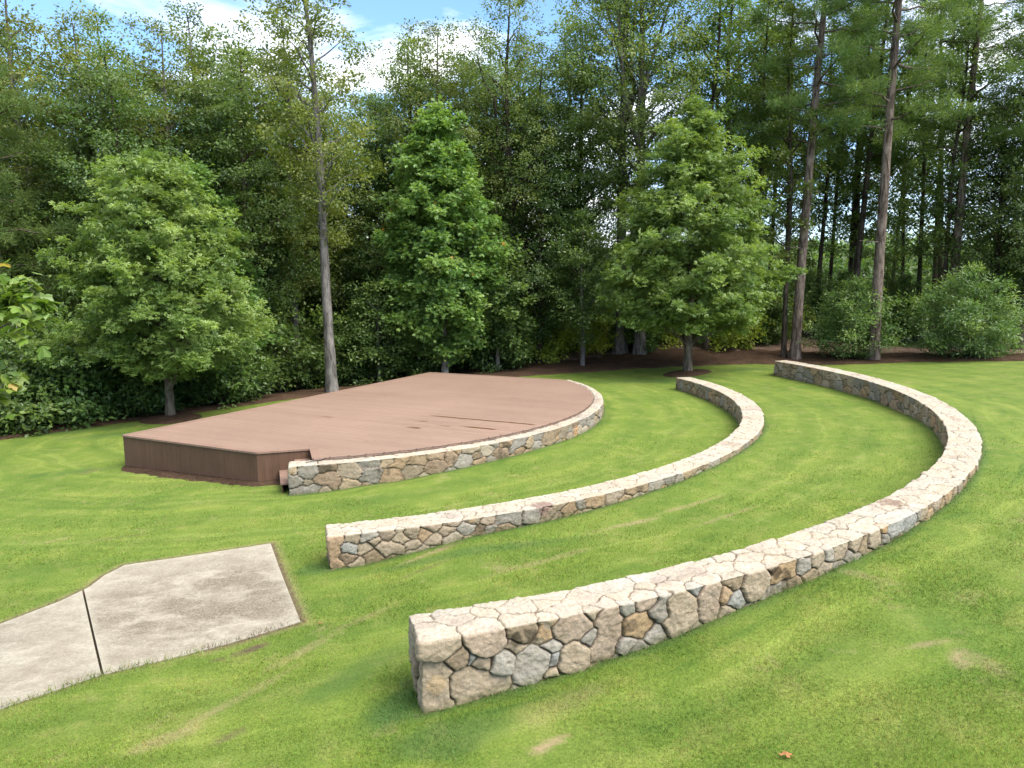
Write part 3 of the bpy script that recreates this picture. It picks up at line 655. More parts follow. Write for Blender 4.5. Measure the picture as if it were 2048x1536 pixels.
# two steps in the notch
sd_ = np.array((-.7071, -.7071)); td_ = np.array((.7071, -.7071))
for k, zt_ in ((1, .44), (2, .24)):
    a = np.array(CC_)+sd_*(.30*(k-1)+.02)+td_*.012; b = a+td_*(1.0 if k == 1 else 1.06)
    p = [a, b, b+sd_*.31, a+sd_*.31]
    if (p[1]-p[0])[0]*(p[2]-p[1])[1]-(p[1]-p[0])[1]*(p[2]-p[1])[0] < 0: p = p[::-1]
    e_ = empty('step', (0, 0, 0)); e_.parent = st
    prism('tread', [tuple(q) for q in p], zt_-.032, zt_, M_TRIM, e_)
    a2 = a+sd_*.265; p = [a2, a2+td_*1.0, a2+td_*1.0+sd_*.02, a2+sd_*.02]
    if (p[1]-p[0])[0]*(p[2]-p[1])[1]-(p[1]-p[0])[1]*(p[2]-p[1])[0] < 0: p = p[::-1]
    prism('riser', [tuple(q) for q in p], -.02 if k == 2 else .15, zt_-.034, M_SKIRT, e_)

# string-light cable along the curved edge
def tube(path, rad, sides=6, cap=False):
    P = np.array(path, dtype=float); n = len(P); rad = np.full(n, rad) if np.isscalar(rad) else np.array(rad)
    T = np.gradient(P, axis=0); T /= np.linalg.norm(T, axis=1, keepdims=True)+1e-12
    ref = np.array((0, 0, 1.)) if abs(T[0, 2]) < .9 else np.array((1., 0, 0))
    X = np.cross(T, ref); X /= np.linalg.norm(X, axis=1, keepdims=True)+1e-9; Y = np.cross(T, X)
    a = np.linspace(0, 2*PI, sides, endpoint=False)
    V = P[:, None]+rad[:, None, None]*(np.cos(a)[None, :, None]*X[:, None]+np.sin(a)[None, :, None]*Y[:, None])
    I, J = np.meshgrid(np.arange(n-1), np.arange(sides), indexing='ij'); J2 = (J+1) % sides
    Fq = np.stack([I*sides+J, I*sides+J2, (I+1)*sides+J2, (I+1)*sides+J], -1).reshape(-1, 4)
    return V.reshape(-1, 3), Fq
class MB:
    def __init__(s): s.V = []; s.F = []; s.n = 0
    def add(s, V, F): s.V.append(V); s.F.append(F+s.n); s.n += len(V); return s
    def build(s, name, mat, parent=None, smooth=True): return mesh_obj(name, np.concatenate(s.V), np.concatenate(s.F), mat, parent, smooth=smooth)
cb = empty('light_cable', (0, 0, 0)); tag(cb, 'thin black string light cable with small sockets along the curved stage edge', 'string lights')
rng = np.random.RandomState(8); a = np.radians(np.arange(-73, 14, .25)); rj = RD+.012+.004*np.sin(a*140)+rng.uniform(-.003, .003, len(a))
path = np.stack([CX+rj*np.cos(a), CY+rj*np.sin(a), ZD+.012+.004*np.sin(a*90)], 1)
V, F = tube(path, .0045, 6); mesh_obj('cable', V, F, M_CABLE, cb, smooth=True)
V, F = tube([(CX+8.44*math.cos(R(-73)), CY+8.44*math.sin(R(-73)), ZD+.012), (CX+8.5*math.cos(R(-73.6)), CY+8.5*math.sin(R(-73.6)), ZT1+.03), (CX+8.56*math.cos(R(-75.5)), CY+8.56*math.sin(R(-75.5)), ZT1+.02)], .008, 6)
mesh_obj('cable', V, F, M_CABLE, cb, smooth=True)
sock = None
for k, ang in enumerate(np.arange(-72.5, 13.5, 2.35)):
    an = R(ang); 
    if sock is None:
        V, F = tube([(0, 0, -.012), (0, 0, .0), (0, 0, .03), (0, 0, .038), (0, 0, .05), (0, 0, .062), (0, 0, .066)], [.001, .016, .016, .012, .02, .014, .001], 8)
        sock = mesh_obj('socket', V, F, M_CABLE, cb, smooth=True); s_ = sock
    else: s_ = sock.copy(); C.objects.link(s_); s_.parent = cb
    s_.scale = (.45, .45, .45); s_.location = (CX+(RD+.02)*math.cos(an), CY+(RD+.02)*math.sin(an), ZD+.012); s_.rotation_euler = (rng.uniform(-1.2, 1.2), rng.uniform(-.8, .8), rng.uniform(0, 6))

# ------------------------------------------------------------------ forest floor and mulch
EDGE = [(-19.5, 15.5), (-16.2, 19.0), (-13.6, 20.6), (-11.9, 22.6), (-9.7, 24.6), (-7.3, 26.7), (-5.0, 28.0), (-2.6, 28.9), (-.2, 29.8), (1.8, 30.4), (4.4, 31.0), (7.3, 31.2), (10.0, 30.8), (12.6, 30.0), (15.8, 29.0), (19.2, 27.6), (23.5, 26.0), (30, 23)]
def resample(P, step):
    P = np.array(P, float); 
    for _ in range(2):      # round the corners
        Q = [P[0]]
        for a, b in zip(P[:-1], P[1:]): Q += [a*.75+b*.25, a*.25+b*.75]
        P = np.array(Q+[P[-1]])
    d = np.concatenate([[0], np.cumsum(np.linalg.norm(np.diff(P, axis=0), axis=1))]); s = np.arange(0, d[-1], step)
    return np.stack([np.interp(s, d, P[:, k]) for k in (0, 1)], 1)
E_ = resample(EDGE, .15); tn = np.gradient(E_, axis=0); tn /= np.linalg.norm(tn, axis=1, keepdims=True); nn_ = np.stack([-tn[:, 1], tn[:, 0]], 1)
def ribbon(name, offs, lifts, mat, wob=.0, seed=0, rough=.0):
    n, m = len(E_), len(offs)
    w_ = (fbm(np.stack([E_[:, 0], E_[:, 1], 0*E_[:, 0]], 1), 1.2, seed)-.5)*wob
    of_ = np.array(offs)[None]; O = np.minimum(of_, 3.4)+np.maximum(of_-3.4, 0)*(1-.78*sstep(E_[:, 0], 11, 16))[:, None]+w_[:, None]*np.linspace(1, 0, m)[None]
    X = E_[:, None, 0]+nn_[:, None, 0]*O; Y = E_[:, None, 1]+nn_[:, None, 1]*O
    Pq = np.stack([X.ravel(), Y.ravel(), 0*X.ravel()], 1)
    Z = H(X, Y)+np.array(lifts)[None]+((fbm(Pq, 3, seed+5)-.5)*rough).reshape(X.shape)*np.minimum(1, np.arange(m)/2)[None]
    I, J = np.meshgrid(np.arange(n-1), np.arange(m-1), indexing='ij'); b = I*m+J
    F = np.stack([b, b+m, b+m+1, b+1], -1).reshape(-1, 4)
    o = mesh_obj(name, np.stack([X.ravel(), Y.ravel(), Z.ravel()], 1), F, mat, smooth=True); return tag(o, kind='structure')
ribbon('mulch_bed', [0, .05, .12, .25, .5, .8, 1.2, 1.6, 2.0, 2.5, 2.9, 3.3], [-.05, .03, .05, .06, .07, .08, .08, .08, .08, .08, .07, .05], M_MULCH, .35, 2, .10)
ribbon('forest_floor', list(np.arange(2.4, 15, .35)), [.0, .03]+[.035]*(len(np.arange(2.4, 15, .35))-3)+[-.1], M_LITTER, .8, 7, .12)
def mound(x, y, r, label):
    n, m = 40, 9; V = []; rg = np.random.RandomState(int(abs(x*100)))
    wb = 1+.12*np.sin(np.linspace(0, 4*PI, n, endpoint=False)+rg.rand()*6)+.05*rg.rand(n)
    for k in range(m):
        f = k/(m-1)
        for j in range(n):
            a = 2*PI*j/n; q = r*f*wb[j]; X, Y = x+q*math.cos(a), y+q*math.sin(a)
            V.append((X, Y, h1(X, Y)+.13*(1-f)**.8*(1 if f < 1 else 0)-(.03 if f == 1 else -.02)+rg.uniform(-.008, .008)))
    F = [[k*n+j, (k+1)*n+j, (k+1)*n+(j+1) % n, k*n+(j+1) % n] for k in range(m-1) for j in range(n)]
    o = mesh_obj('mulch_mound', np.array(V), np.array(F), M_MULCH, smooth=True); tag(o, label, 'mulch')
def strip_mulch():          # bare mulch along the skirt foot
    V = []; F = []
    pts = [(A_[0]-.1, -5.6), (A_[0]-.25, -6.5), (1.2, -6.62), (2.4, -6.6), (3.4, -6.56), (4.3, -6.52), (4.7, -6.3), (5.0, -6.2)]
    inn = [(A_[0]+.5, -5.6), (A_[0]+.5, -6.0), (1.2, -6.0), (2.4, -6.0), (3.4, -6.0), (4.2, -6.0), (4.8, -5.7), (5.5, -5.9)]
    Pq = resample(pts, .1); Q = resample(inn, .1); n = min(len(Pq), len(Q)); Q = Q[np.linspace(0, len(Q)-1, len(Pq)).astype(int)]; rg = np.random.RandomState(3)
    m = 6
    for i in range(len(Pq)):
        for k in range(m):
            f = k/(m-1); p = Pq[i]*(1-f)+Q[i]*f
            if k == 0: p = p+(Q[i]-Pq[i])*rg.uniform(-.12, .12)
            X, Y = stage(*p); V.append((X, Y, h1(X, Y)+(.012 if k else -.02)+.018*(k > 0)+rg.uniform(-.006, .006)))
    for i in range(len(Pq)-1):
        for k in range(m-1): F.append([i*m+k, (i+1)*m+k, (i+1)*m+k+1, i*m+k+1])
    tag(mesh_obj('mulch_strip', np.array(V), np.array(F), M_MULCH, smooth=True), kind='structure')
strip_mulch()

# ------------------------------------------------------------------ grass blades on the near lawn
def blades():
    rg = np.random.RandomState(77); n = 800000
    y = 3.4+rg.rand(n)**1.0*17; x = (rg.rand(n)*2-1)*(y*.72+.3)
    d = np.hypot(x, y); keep = rg.rand(n) < np.clip((6.5/d)**1.3, 0, 1)*np.clip((19.5-d)/11, 0, 1); x, y, d = x[keep], y[keep], d[keep]
    ok = ~wall_mask(x, y, -.01)
    pin = inside(x, y, PATH); e = seg_dist(x, y, PATH)
    ok &= ~(pin & ((e > .02) | (y > 8.0))); ok &= ~(~pin & (e < .035) & (y > 8.3))
    dx, dy = x-CX, y-CY; u = dx*math.cos(AXIS)+dy*math.sin(AXIS); t = -dx*math.sin(AXIS)+dy*math.cos(AXIS)
    ok &= ~((t > -6.5) & (u > 0) & (u < 8.6) & (t < 7))
    x, y, d, e = x[ok], y[ok], d[ok], e[ok]; n = len(x)
    c = ground_cols(x, y); P = np.stack([x, y, 0*x], 1)
    keep = (rg.rand(n) > c[:, 1]*.8) | inside(x, y, PATH); x, y, d, c, P, e = x[keep], y[keep], d[keep], c[keep], P[keep], e[keep]; n = len(x)
    near_wall = wall_mask(x, y, .05)
    z = H(x, y)-.004+np.where(inside(x, y, PATH), .02, 0)
    n1 = fbm(P, .9, 101, 4)
    h = (.012+.016*rg.rand(n))*(.8+.5*n1)*(1+near_wall*.9+1.1*(e < .05)*(y < 8.2))*(1+.25*(d > 8)); wd = .0018+.0022*rg.rand(n); wd = wd*np.maximum(1, d/6)
    a = rg.rand(n)*2*PI; lean = h*rg.uniform(.2, 1.0, n); b_ = rg.rand(n)*2*PI
    ca, sa = np.cos(a)*wd, np.sin(a)*wd
    V = np.zeros((n, 3, 3)); V[:, 0] = np.stack([x-ca, y-sa, z], 1); V[:, 1] = np.stack([x+ca, y+sa, z], 1)
    V[:, 2] = np.stack([x+np.cos(b_)*lean, y+np.sin(b_)*lean, z+h], 1)
    tint = rg.uniform(1.3, 2.1, (n, 1))*np.array([(1, 1, 1)])*(1+.12*rg.normal(size=(n, 3)))
    dryb = (rg.rand(n) < .03)[:, None]; tint = np.where(dryb, tint*np.array((1.4, 1.08, 1.4)), tint)
    o = mesh_obj('grass', V.reshape(-1, 3), np.arange(3*n).reshape(-1, 3), M_BLADE, cols=np.repeat(c, 3, 0))
    a2 = o.data.color_attributes.new('Tint', 'FLOAT_COLOR', 'POINT'); c4 = np.ones((3*n, 4), dtype=np.float32); c4[:, :3] = np.repeat(tint, 3, 0); a2.data.foreach_set('color', c4.ravel())
    tag(o, 'short mown green grass blades on the near lawn', 'grass', kind='stuff')
blades()

# ------------------------------------------------------------------ trees
LEAF_T = {
 'rhomb': (np.array([(0, 0, 0), (.45, .3, .04), (1, 0, -.05), (.45, -.3, .04)]), [(0, 1, 2, 3)]),
 'tri': (np.array([(0, 0, 0), (.5, .2, .03), (1, 0, -.03), (.5, -.16, .03), (.0, .0, 0), (.22, .62, .0), (.62, .66, -.1), (.45, .3, .02), (0, 0, 0), (.45, -.3, .02), (.62, -.66, -.1), (.22, -.62, .0)]), [(0, 3, 2, 1), (4, 7, 6, 5), (8, 11, 10, 9)]),
 'maple': (np.array([(0, 0, 0), (.05, .42, -.03), (.32, .30, .03), (.55, .55, -.08), (.62, .22, .02), (1, 0, -.1), (.62, -.22, .02), (.55, -.55, -.08), (.32, -.30, .03), (.05, -.42, -.03)]), [(0, 2, 1, 0), ]),
 'long': (np.array([(0, 0, 0), (.5, .17, .03), (1, 0, -.06), (.5, -.17, .03)]), [(0, 1, 2, 3)]),
}
LEAF_T['maple'] = (LEAF_T['maple'][0], [(0, 9, 8, 8), (0, 8, 7, 6), (0, 6, 5, 4), (0, 4, 3, 2), (0, 2, 1, 1)])
LEAF_T['maple'] = (LEAF_T['maple'][0], [(0, 8, 9), (0, 6, 7), (0, 7, 8), (0, 5, 6), (0, 4, 5), (0, 3, 4), (0, 2, 3), (0, 1, 2)])
def leaves(name, Cn, D, Nn, size, shape, cols, mat, parent):
    T, FT = LEAF_T[shape]; n = len(Cn); kf = len(FT[0])
    D = D/(np.linalg.norm(D, axis=1, keepdims=True)+1e-9); S_ = np.cross(Nn, D); S_ /= np.linalg.norm(S_, axis=1, keepdims=True)+1e-9; U = np.cross(D, S_)
    V = Cn[:, None]+size[:, None, None]*(T[None, :, 0:1]*D[:, None]+T[None, :, 1:2]*S_[:, None]+T[None, :, 2:3]*U[:, None])
    K = len(T); F = (np.arange(n)[:, None, None]*K+np.array(FT)[None]).reshape(-1, kf)
    return mesh_obj(name, V.reshape(-1, 3), F, mat, parent, cols=np.repeat(cols, K, 0))
def prof(tab):
    a = np.array(tab, float); return lambda z: np.interp(z, a[:, 0], a[:, 1])
def make_crown(rg, tab, nl, nc, nlf, lobe_r, clump_r, lsize, shape, pal, mat, parent, axis=lambda z: (0*z, 0*z), flat=.6, shell=.5, tipcol=(.2, .3, .04), tipamt=.35, droop=.15, name='crown', ncol=.0, stretch=.7):
    """three levels: lobes fill the outline given by tab, clumps fill lobes, leaves fill clumps"""
    pf = prof(tab); z0, z1 = tab[0][0], tab[-1][0]
    zs = np.linspace(z0, z1, 200); wgt = pf(zs)**1.15+.02; cdf = np.cumsum(wgt); cdf /= cdf[-1]
    lz = np.interp((np.arange(nl)+rg.rand(nl))/nl, cdf, zs); la = np.arange(nl)*2.39996+rg.uniform(-.5, .5, nl)
    rho = np.maximum(pf(lz)-lobe_r*.55, 0)*(shell+(1-shell)*rg.rand(nl)**.6)*rg.uniform(.72, 1.17, nl)
    ax, ay = axis(lz); Lc = np.stack([ax+rho*np.cos(la), ay+rho*np.sin(la), lz], 1); Lr = lobe_r*rg.uniform(.65, 1.25, nl)*np.clip(pf(lz)/(lobe_r*1.3), .45, 1)
    q = rg.normal(size=(nl, nc, 3)); q /= np.linalg.norm(q, axis=-1, keepdims=True); q *= rg.rand(nl, nc, 1)**.4; q[..., 2] *= flat
    od_ = np.stack([np.cos(la), np.sin(la), 0*la+.15], 1)[:, None]; q = q+od_*(q*od_).sum(-1, keepdims=True)*stretch
    Cc = (Lc[:, None]+q*Lr[:, None, None]).reshape(-1, 3)
    Cr = clump_r*rg.uniform(.6, 1.3, len(Cc)); lum = rg.uniform(-1, 1, len(Cc))+.7*np.repeat(rg.uniform(-1, 1, nl), nc)
    g = rg.normal(size=(len(Cc), nlf, 3))*.5; g[..., 2] *= flat
    keep = rg.rand(len(Cc), nlf) < rg.uniform(.6, 1.0, (len(Cc), 1))
    Lp = Cc[:, None]+g*Cr[:, None, None]
    Lp = Lp.reshape(-1, 3)[keep.ravel()]; ci = np.repeat(np.arange(len(Cc)), nlf)[keep.ravel()]; gd = g.reshape(-1, 3)[keep.ravel()]
    n = len(Lp); ax, ay = axis(Lp[:, 2]); outd = Lp-np.stack([ax, ay, Lp[:, 2]*0+Lp[:, 2]-.5], 1); outd /= np.linalg.norm(outd, axis=1, keepdims=True)+1e-9
    D = outd*.5+gd*1.2+rg.normal(size=(n, 3))*.55; D[:, 2] -= droop
    Nn = np.stack([rg.normal(size=n)*.45, rg.normal(size=n)*.45, np.ones(n)], 1)+outd*.5+rg.normal(size=(n, 3))*.25
    size = lsize*rg.uniform(.65, 1.25, n)
    p = np.array(pal); k = np.clip((lum[ci]*.5+rg.normal(size=n)*.24+1)/2, 0, .999)*(len(p)-1); ki = k.astype(int); kf = (k-ki)[:, None]
    col = (p[ki]*(1-kf)+p[ki+1]*kf)*np.array((1.08, 1.05, 1.0))
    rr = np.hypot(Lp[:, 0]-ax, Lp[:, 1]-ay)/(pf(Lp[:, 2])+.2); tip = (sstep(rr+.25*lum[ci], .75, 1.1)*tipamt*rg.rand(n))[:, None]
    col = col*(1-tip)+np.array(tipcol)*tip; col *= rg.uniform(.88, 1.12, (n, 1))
    if ncol > 0: q_ = rg.rand(n) < ncol; col[q_] = np.array((.35, .18, .03))
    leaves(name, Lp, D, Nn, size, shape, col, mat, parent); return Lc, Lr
def make_trunk(rg, pts, rads, mat, parent, limbs=(), flare=.0, sides=12, name='trunk', tr=.05):
    P = np.array(pts, float); n = len(P); t = np.linspace(0, n-1, (n-1)*5+1)
    Q = np.stack([np.interp(t, np.arange(n), P[:, k]) for k in range(3)], 1)
    for _ in range(2): Q[1:-1] = (Q[:-2]+2*Q[1:-1]+Q[2:])/4
    rr = np.interp(t, np.arange(n), rads); rr = rr*(1+flare*np.exp(-(Q[:, 2]-Q[0, 2])/.28))
    V, F = tube(Q, rr, sides); 
    if flare > 0:       # root buttresses
        V = V.reshape(len(Q), sides, 3); a = np.linspace(0, 2*PI, sides, endpoint=False)
        b = np.exp(-(Q[:, 2]-Q[0, 2])/.22)[:, None]*(.22*flare*np.sin(a*4+rg.rand()*6)+.1*rg.normal(size=sides)*flare)[None]
        c = Q[:, None]; V = c+(V-c)*(1+b[..., None]); V = V.reshape(-1, 3)
    V = V+((vnoise(V, 6, 3)-.5)*.25*np.repeat(rr, sides))[:, None]*np.array((1, 1, 0))
    mb = MB().add(V, F)
    for (p0, p1, r0, r1) in limbs:
        p0, p1 = np.array(p0), np.array(p1); L_ = np.linalg.norm(p1-p0); m = (p0+p1)/2+np.array((rg.normal()*.05*L_, rg.normal()*.05*L_, L_*tr))
        tt = np.linspace(0, 1, 6)[:, None]; path = (1-tt)**2*p0+2*tt*(1-tt)*m+tt**2*p1
        path[1:-1] += rg.normal(size=(4, 3))*.02*L_
        V, F = tube(path, np.linspace(r0, r1, 6), 5); mb.add(V, F)
    return mb.build(name, mat, parent)
def limbs_to(rg, trunk, Lc, frac=.6, r=.035, rise=.45, z_lo=0):
    """limbs from the trunk line to lobe centres"""
    T = np.array(trunk, float); out = []
    for c in Lc:
        if rg.rand() > frac: continue
        d = math.hypot(c[0]-np.interp(c[2], T[:, 2], T[:, 0]), c[1]-np.interp(c[2], T[:, 2], T[:, 1])); z = max(z_lo, c[2]-d*rise-.15); z = min(z, T[-1, 2]-.05)
        out.append(((np.interp(z, T[:, 2], T[:, 0]), np.interp(z, T[:, 2], T[:, 1]), z), tuple(c), r*(.6+.12*d), .008))
    return out
def tree(name, x, y, rz, tab, trunk, rads, bark, nl, nc, nlf, lobe_r, clump_r, lsize, shape, pal, seed, label, cat='tree', group=None, mat=None, flare=.3, limbr=.035, z=None, axis=None, extra_limbs=(), sides=12, frac=.6, **kw):
    rg = np.random.RandomState(seed); t = empty(name, (x, y, (h1(x, y) if z is None else z)), rz); tag(t, label, cat, group)
    T = np.array(trunk, float)
    if axis is None: axis = lambda zz: (np.interp(zz, T[:, 2], T[:, 0]), np.interp(zz, T[:, 2], T[:, 1]))
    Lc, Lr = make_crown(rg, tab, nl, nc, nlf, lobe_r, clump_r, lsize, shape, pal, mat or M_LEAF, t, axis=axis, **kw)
    make_trunk(rg, trunk, rads, bark, t, limbs=limbs_to(rg, trunk, Lc, frac, limbr)+list(extra_limbs), flare=flare, sides=sides)
    return t
OAK = [(.085, .155, .042), (.135, .215, .056), (.185, .270, .074), (.27, .35, .10)]
SYC = [(.088, .180, .048), (.132, .240, .066), (.18, .295, .085), (.26, .37, .12)]
WOOD = [(.065, .118, .030), (.092, .152, .040), (.125, .190, .052), (.175, .235, .07)]
DARK = [(.042, .090, .028), (.062, .118, .036), (.085, .148, .044), (.13, .195, .06)]
PINE = [(.055, .100, .030), (.085, .140, .038), (.125, .185, .048), (.18, .235, .07)]
def px_at(px, py, dist=None): return on_ground(px, py) if dist is None else at_dist(px, py, dist)

# --- the young trees standing in or beside the lawn
x, y, _ = on_ground(342, 838)
mound(x, y, 1.0, 'low dark mulch mound round the foot of the left lawn oak')
tree('oak_tree', x, y, 0, [(1.6, 1.4), (2.0, 2.5), (2.7, 2.85), (3.4, 2.75), (4.4, 2.6), (5.4, 2.25), (6.4, 1.8), (7.2, 1.2), (8.0, .3)], [(0, 0, -.05), (0, 0, 1.2), (.03, 0, 3), (-.05, 0, 5), (-.1, 0, 7.9)], [.13, .115, .095, .06, .012], M_BARK_OAK,
     145, 9, 62, .60, .25, .115, 'tri', OAK, 1, 'broad leafy young oak standing left of the brown stage on a mulch mound', mat=M_LEAFH, flare=.45, tipamt=.5, group=None, frac=.8)
x, y, _ = on_ground(430, 806)
mound(x, y, .8, 'flat dark mulch patch under the pale trunk behind the left oak')
tree('tulip_tree', x, y, 0, [(1.0, 1.0), (1.8, 1.7), (3, 2.0), (4.5, 1.8), (6, 1.4), (7.4, .8), (8.7, .12)], [(0, 0, -.05), (0, 0, 1.5), (0, 0, 5), (-.3, 0, 8.5)], [.12, .11, .07, .012], M_BARK_PALE,
     46, 9, 60, .6, .33, .14, 'maple', SYC, 2, 'light green young tulip tree half hidden behind the left lawn oak', mat=M_LEAFH, flare=.2, tipamt=.3)
x, y, _ = at_dist(890, 745, 31)
tree('sycamore_tree', x, y, 0, [(1.0, .7), (1.5, 1.5), (2.4, 2.05), (3.8, 2.3), (5.4, 2.3), (6.8, 2.05), (8.0, 1.6), (9.2, 1.1), (10.2, .65), (11.0, .2)], [(0, 0, -.05), (0, 0, 2), (.05, 0, 5), (-.1, 0, 8), (-.2, 0, 11.2)], [.15, .13, .10, .06, .012], M_BARK_PALE,
     160, 9, 46, .60, .30, .165, 'maple', SYC, 3, 'tall bright green conical sycamore directly behind the far corner of the stage', mat=M_LEAFH, flare=.2, tipamt=.35, ncol=.003)
x, y, _ = on_ground(1375, 747)
mound(x, y, .95, 'low dark mulch mound round the foot of the lawn oak beyond the middle wall')
tree('oak_tree', x, y, 0, [(1.75, 1.6), (2.2, 2.8), (2.9, 3.2), (3.8, 3.15), (5.0, 2.95), (6.2, 2.65), (7.2, 2.2), (8.3, 1.65), (9.3, 1.0), (10.1, .25)], [(0, 0, -.05), (0, 0, 1.4), (.05, 0, 4), (-.1, 0, 7), (.1, 0, 10.3)], [.17, .15, .12, .07, .012], M_BARK_OAK,
     165, 9, 62, .70, .28, .13, 'tri', OAK, 5, 'large full oak on the lawn beyond the far end of the middle stone wall', mat=M_LEAFH, flare=.4, tipamt=.5, frac=.8)
x, y, _ = at_dist(996, 750, 32)
tree('sapling_tree', x, y, 0, [(1.0, .6), (1.8, 1.4), (3, 1.75), (4.5, 1.5), (5.6, .8), (6.4, .15)], [(0, 0, -.05), (0, 0, 1.5), (0, 0, 4), (0, 0, 6)], [.09, .08, .05, .01], M_BARK_PALE,
     34, 8, 46, .6, .34, .14, 'maple', DARK[1:]+[SYC[2]], 6, 'slim pale stemmed sapling just right of the conical sycamore', mat=M_LEAFH, flare=.1)
x, y, _ = at_dist(1165, 738, 32.2)
tree('sapling_tree', x, y, 0, [(1.3, .5), (2.0, 1.4), (3, 1.7), (4.5, 1.6), (5.8, 1.1), (6.8, .15)], [(0, 0, -.05), (.02, 0, 1.5), (-.08, 0, 4), (0, 0, 6.3)], [.11, .09, .05, .01], M_BARK_GREY,
     32, 8, 46, .62, .35, .13, 'rhomb', DARK[1:]+[OAK[2]], 7, 'dark green sapling with spreading layers midway between the sycamore and the far lawn oak', mat=M_LEAFH, flare=.1)
x, y, _ = at_dist(758, 757, 30.5)
tree('sapling_tree', x, y, 0, [(.9, .6), (1.5, 1.3), (2.5, 1.5), (3.5, 1.1), (4.4, .15)], [(0, 0, -.05), (0, 0, 1.5), (.05, 0, 3), (0, 0, 4.2)], [.07, .06, .04, .01], M_BARK_GREY,
     24, 8, 46, .55, .34, .13, 'rhomb', DARK[1:]+[OAK[2]], 8, 'small grey stemmed sapling between the tall pale trunk and the sycamore', mat=M_LEAFH, flare=.1)
HOL = [(.055, .110, .036), (.080, .155, .044), (.12, .20, .06), (.22, .30, .10)]
x, y, _ = at_dist(1705, 728, 31)
tree('holly_bush', x, y, 0, [(.05, .9), (.6, 1.6), (1.4, 1.7), (2.2, 1.35), (2.9, .8), (3.4, .15)], [(0, 0, -.05), (0, 0, 1), (0, 0, 2.8)], [.06, .05, .01], M_BARK_DARK,
     42, 8, 50, .5, .3, .14, 'long', HOL, 9, 'dark glossy evergreen bush left of the thick foreground pine trunk', 'bush', 'evergreen bushes in the mulch bed', mat=M_LEAFH, flare=0)
x, y, _ = at_dist(1932, 728, 29.5)
tree('holly_bush', x, y, 0, [(.05, 1.3), (.6, 2.0), (1.5, 2.15), (2.3, 1.75), (3.0, 1.0), (3.5, .15)], [(0, 0, -.05), (0, 0, 1), (0, 0, 2.8)], [.06, .05, .01], M_BARK_DARK,
     56, 8, 54, .55, .3, .15, 'long', HOL, 10, 'wide glossy evergreen bush at the right standing in red brown mulch', 'bush', 'evergreen bushes in the mulch bed', mat=M_LEAFH, flare=0)

# --- tulip branch reaching in from the left, close to the camera
def near_tree():
    rg = np.random.RandomState(5); bx, by = -5.35, 6.3; z = h1(bx, by)
    t = empty('tulip_tree', (bx, by, z)); tag(t, 'bright green tulip tree branches with big lobed leaves at the left edge', 'tree')
    T, FT = np.array([(0, 0, 0), (.12, .30, .0), (.28, .50, -.04), (.42, .30, .02), (.62, .44, -.04), (.95, .40, -.1), (.84, .0, .0), (.95, -.40, -.1), (.62, -.44, -.04), (.42, -.30, .02), (.28, -.50, -.04), (.12, -.30, .0)]), [(0, k, k+1) for k in range(1, 11)]
    LEAF_T['tulip'] = (T, FT)
    gs = [((-60, 600), 6.4, .40, 150), ((15, 600), 6.5, .24, 90), ((35, 640), 6.3, .20, 50), ((50, 572), 6.5, .14, 34), ((80, 612), 6.4, .11, 30), ((-30, 790), 6.2, .22, 50), ((5, 775), 6.2, .13, 14), ((10, 752), 6.3, .09, 8), ((-150, 700), 6.3, .4, 60)]
    P = []; cen = []
    for (q, d, r, n) in gs:
        v = ray(*q); c = v*d/v[1]; c = np.array((c[0], c[1], c[2]+CAMZ)); cen.append(c)
        g = rg.normal(size=(n, 3))*.45*r; P.append(c+g)
    P = np.concatenate(P)-np.array((bx, by, z)); n = len(P)
    D = rg.normal(size=(n, 3)); D[:, 2] = D[:, 2]*.5-.25; Nn = np.stack([rg.normal(size=n)*.5, rg.normal(size=n)*.5-.35, np.ones(n)], 1)
    col = np.array([(.12, .20, .030), (.15, .235, .038), (.21, .28, .055), (.10, .17, .026)])[rg.randint(0, 4, n)]*rg.uniform(.8, 1.15, (n, 1)); q = rg.rand(n) < .015; col[q] = (.34, .26, .08)
    leaves('crown', P, D, Nn, rg.uniform(.075, .125, n), 'tulip', col, M_LEAFH, t)
    lim = []
    for c in cen: c = c-np.array((bx, by, z)); lim.append(((0, 0, max(.8, c[2]-.35)), tuple(c), .022, .006))
    for k in range(0, n, 9): 
        j = int(np.argmin([np.linalg.norm(P[k]-(c-np.array((bx, by, z)))) for c in cen])); cc = cen[j]-np.array((bx, by, z)); lim.append((tuple(cc), tuple(P[k]), .005, .003))
    make_trunk(rg, [(0, 0, -.05), (0, .02, 2), (-.05, 0, 4), (0, 0, 5.5)], [.08, .07, .045, .02], M_BARK_GREY, t, limbs=lim, flare=.2)
near_tree()

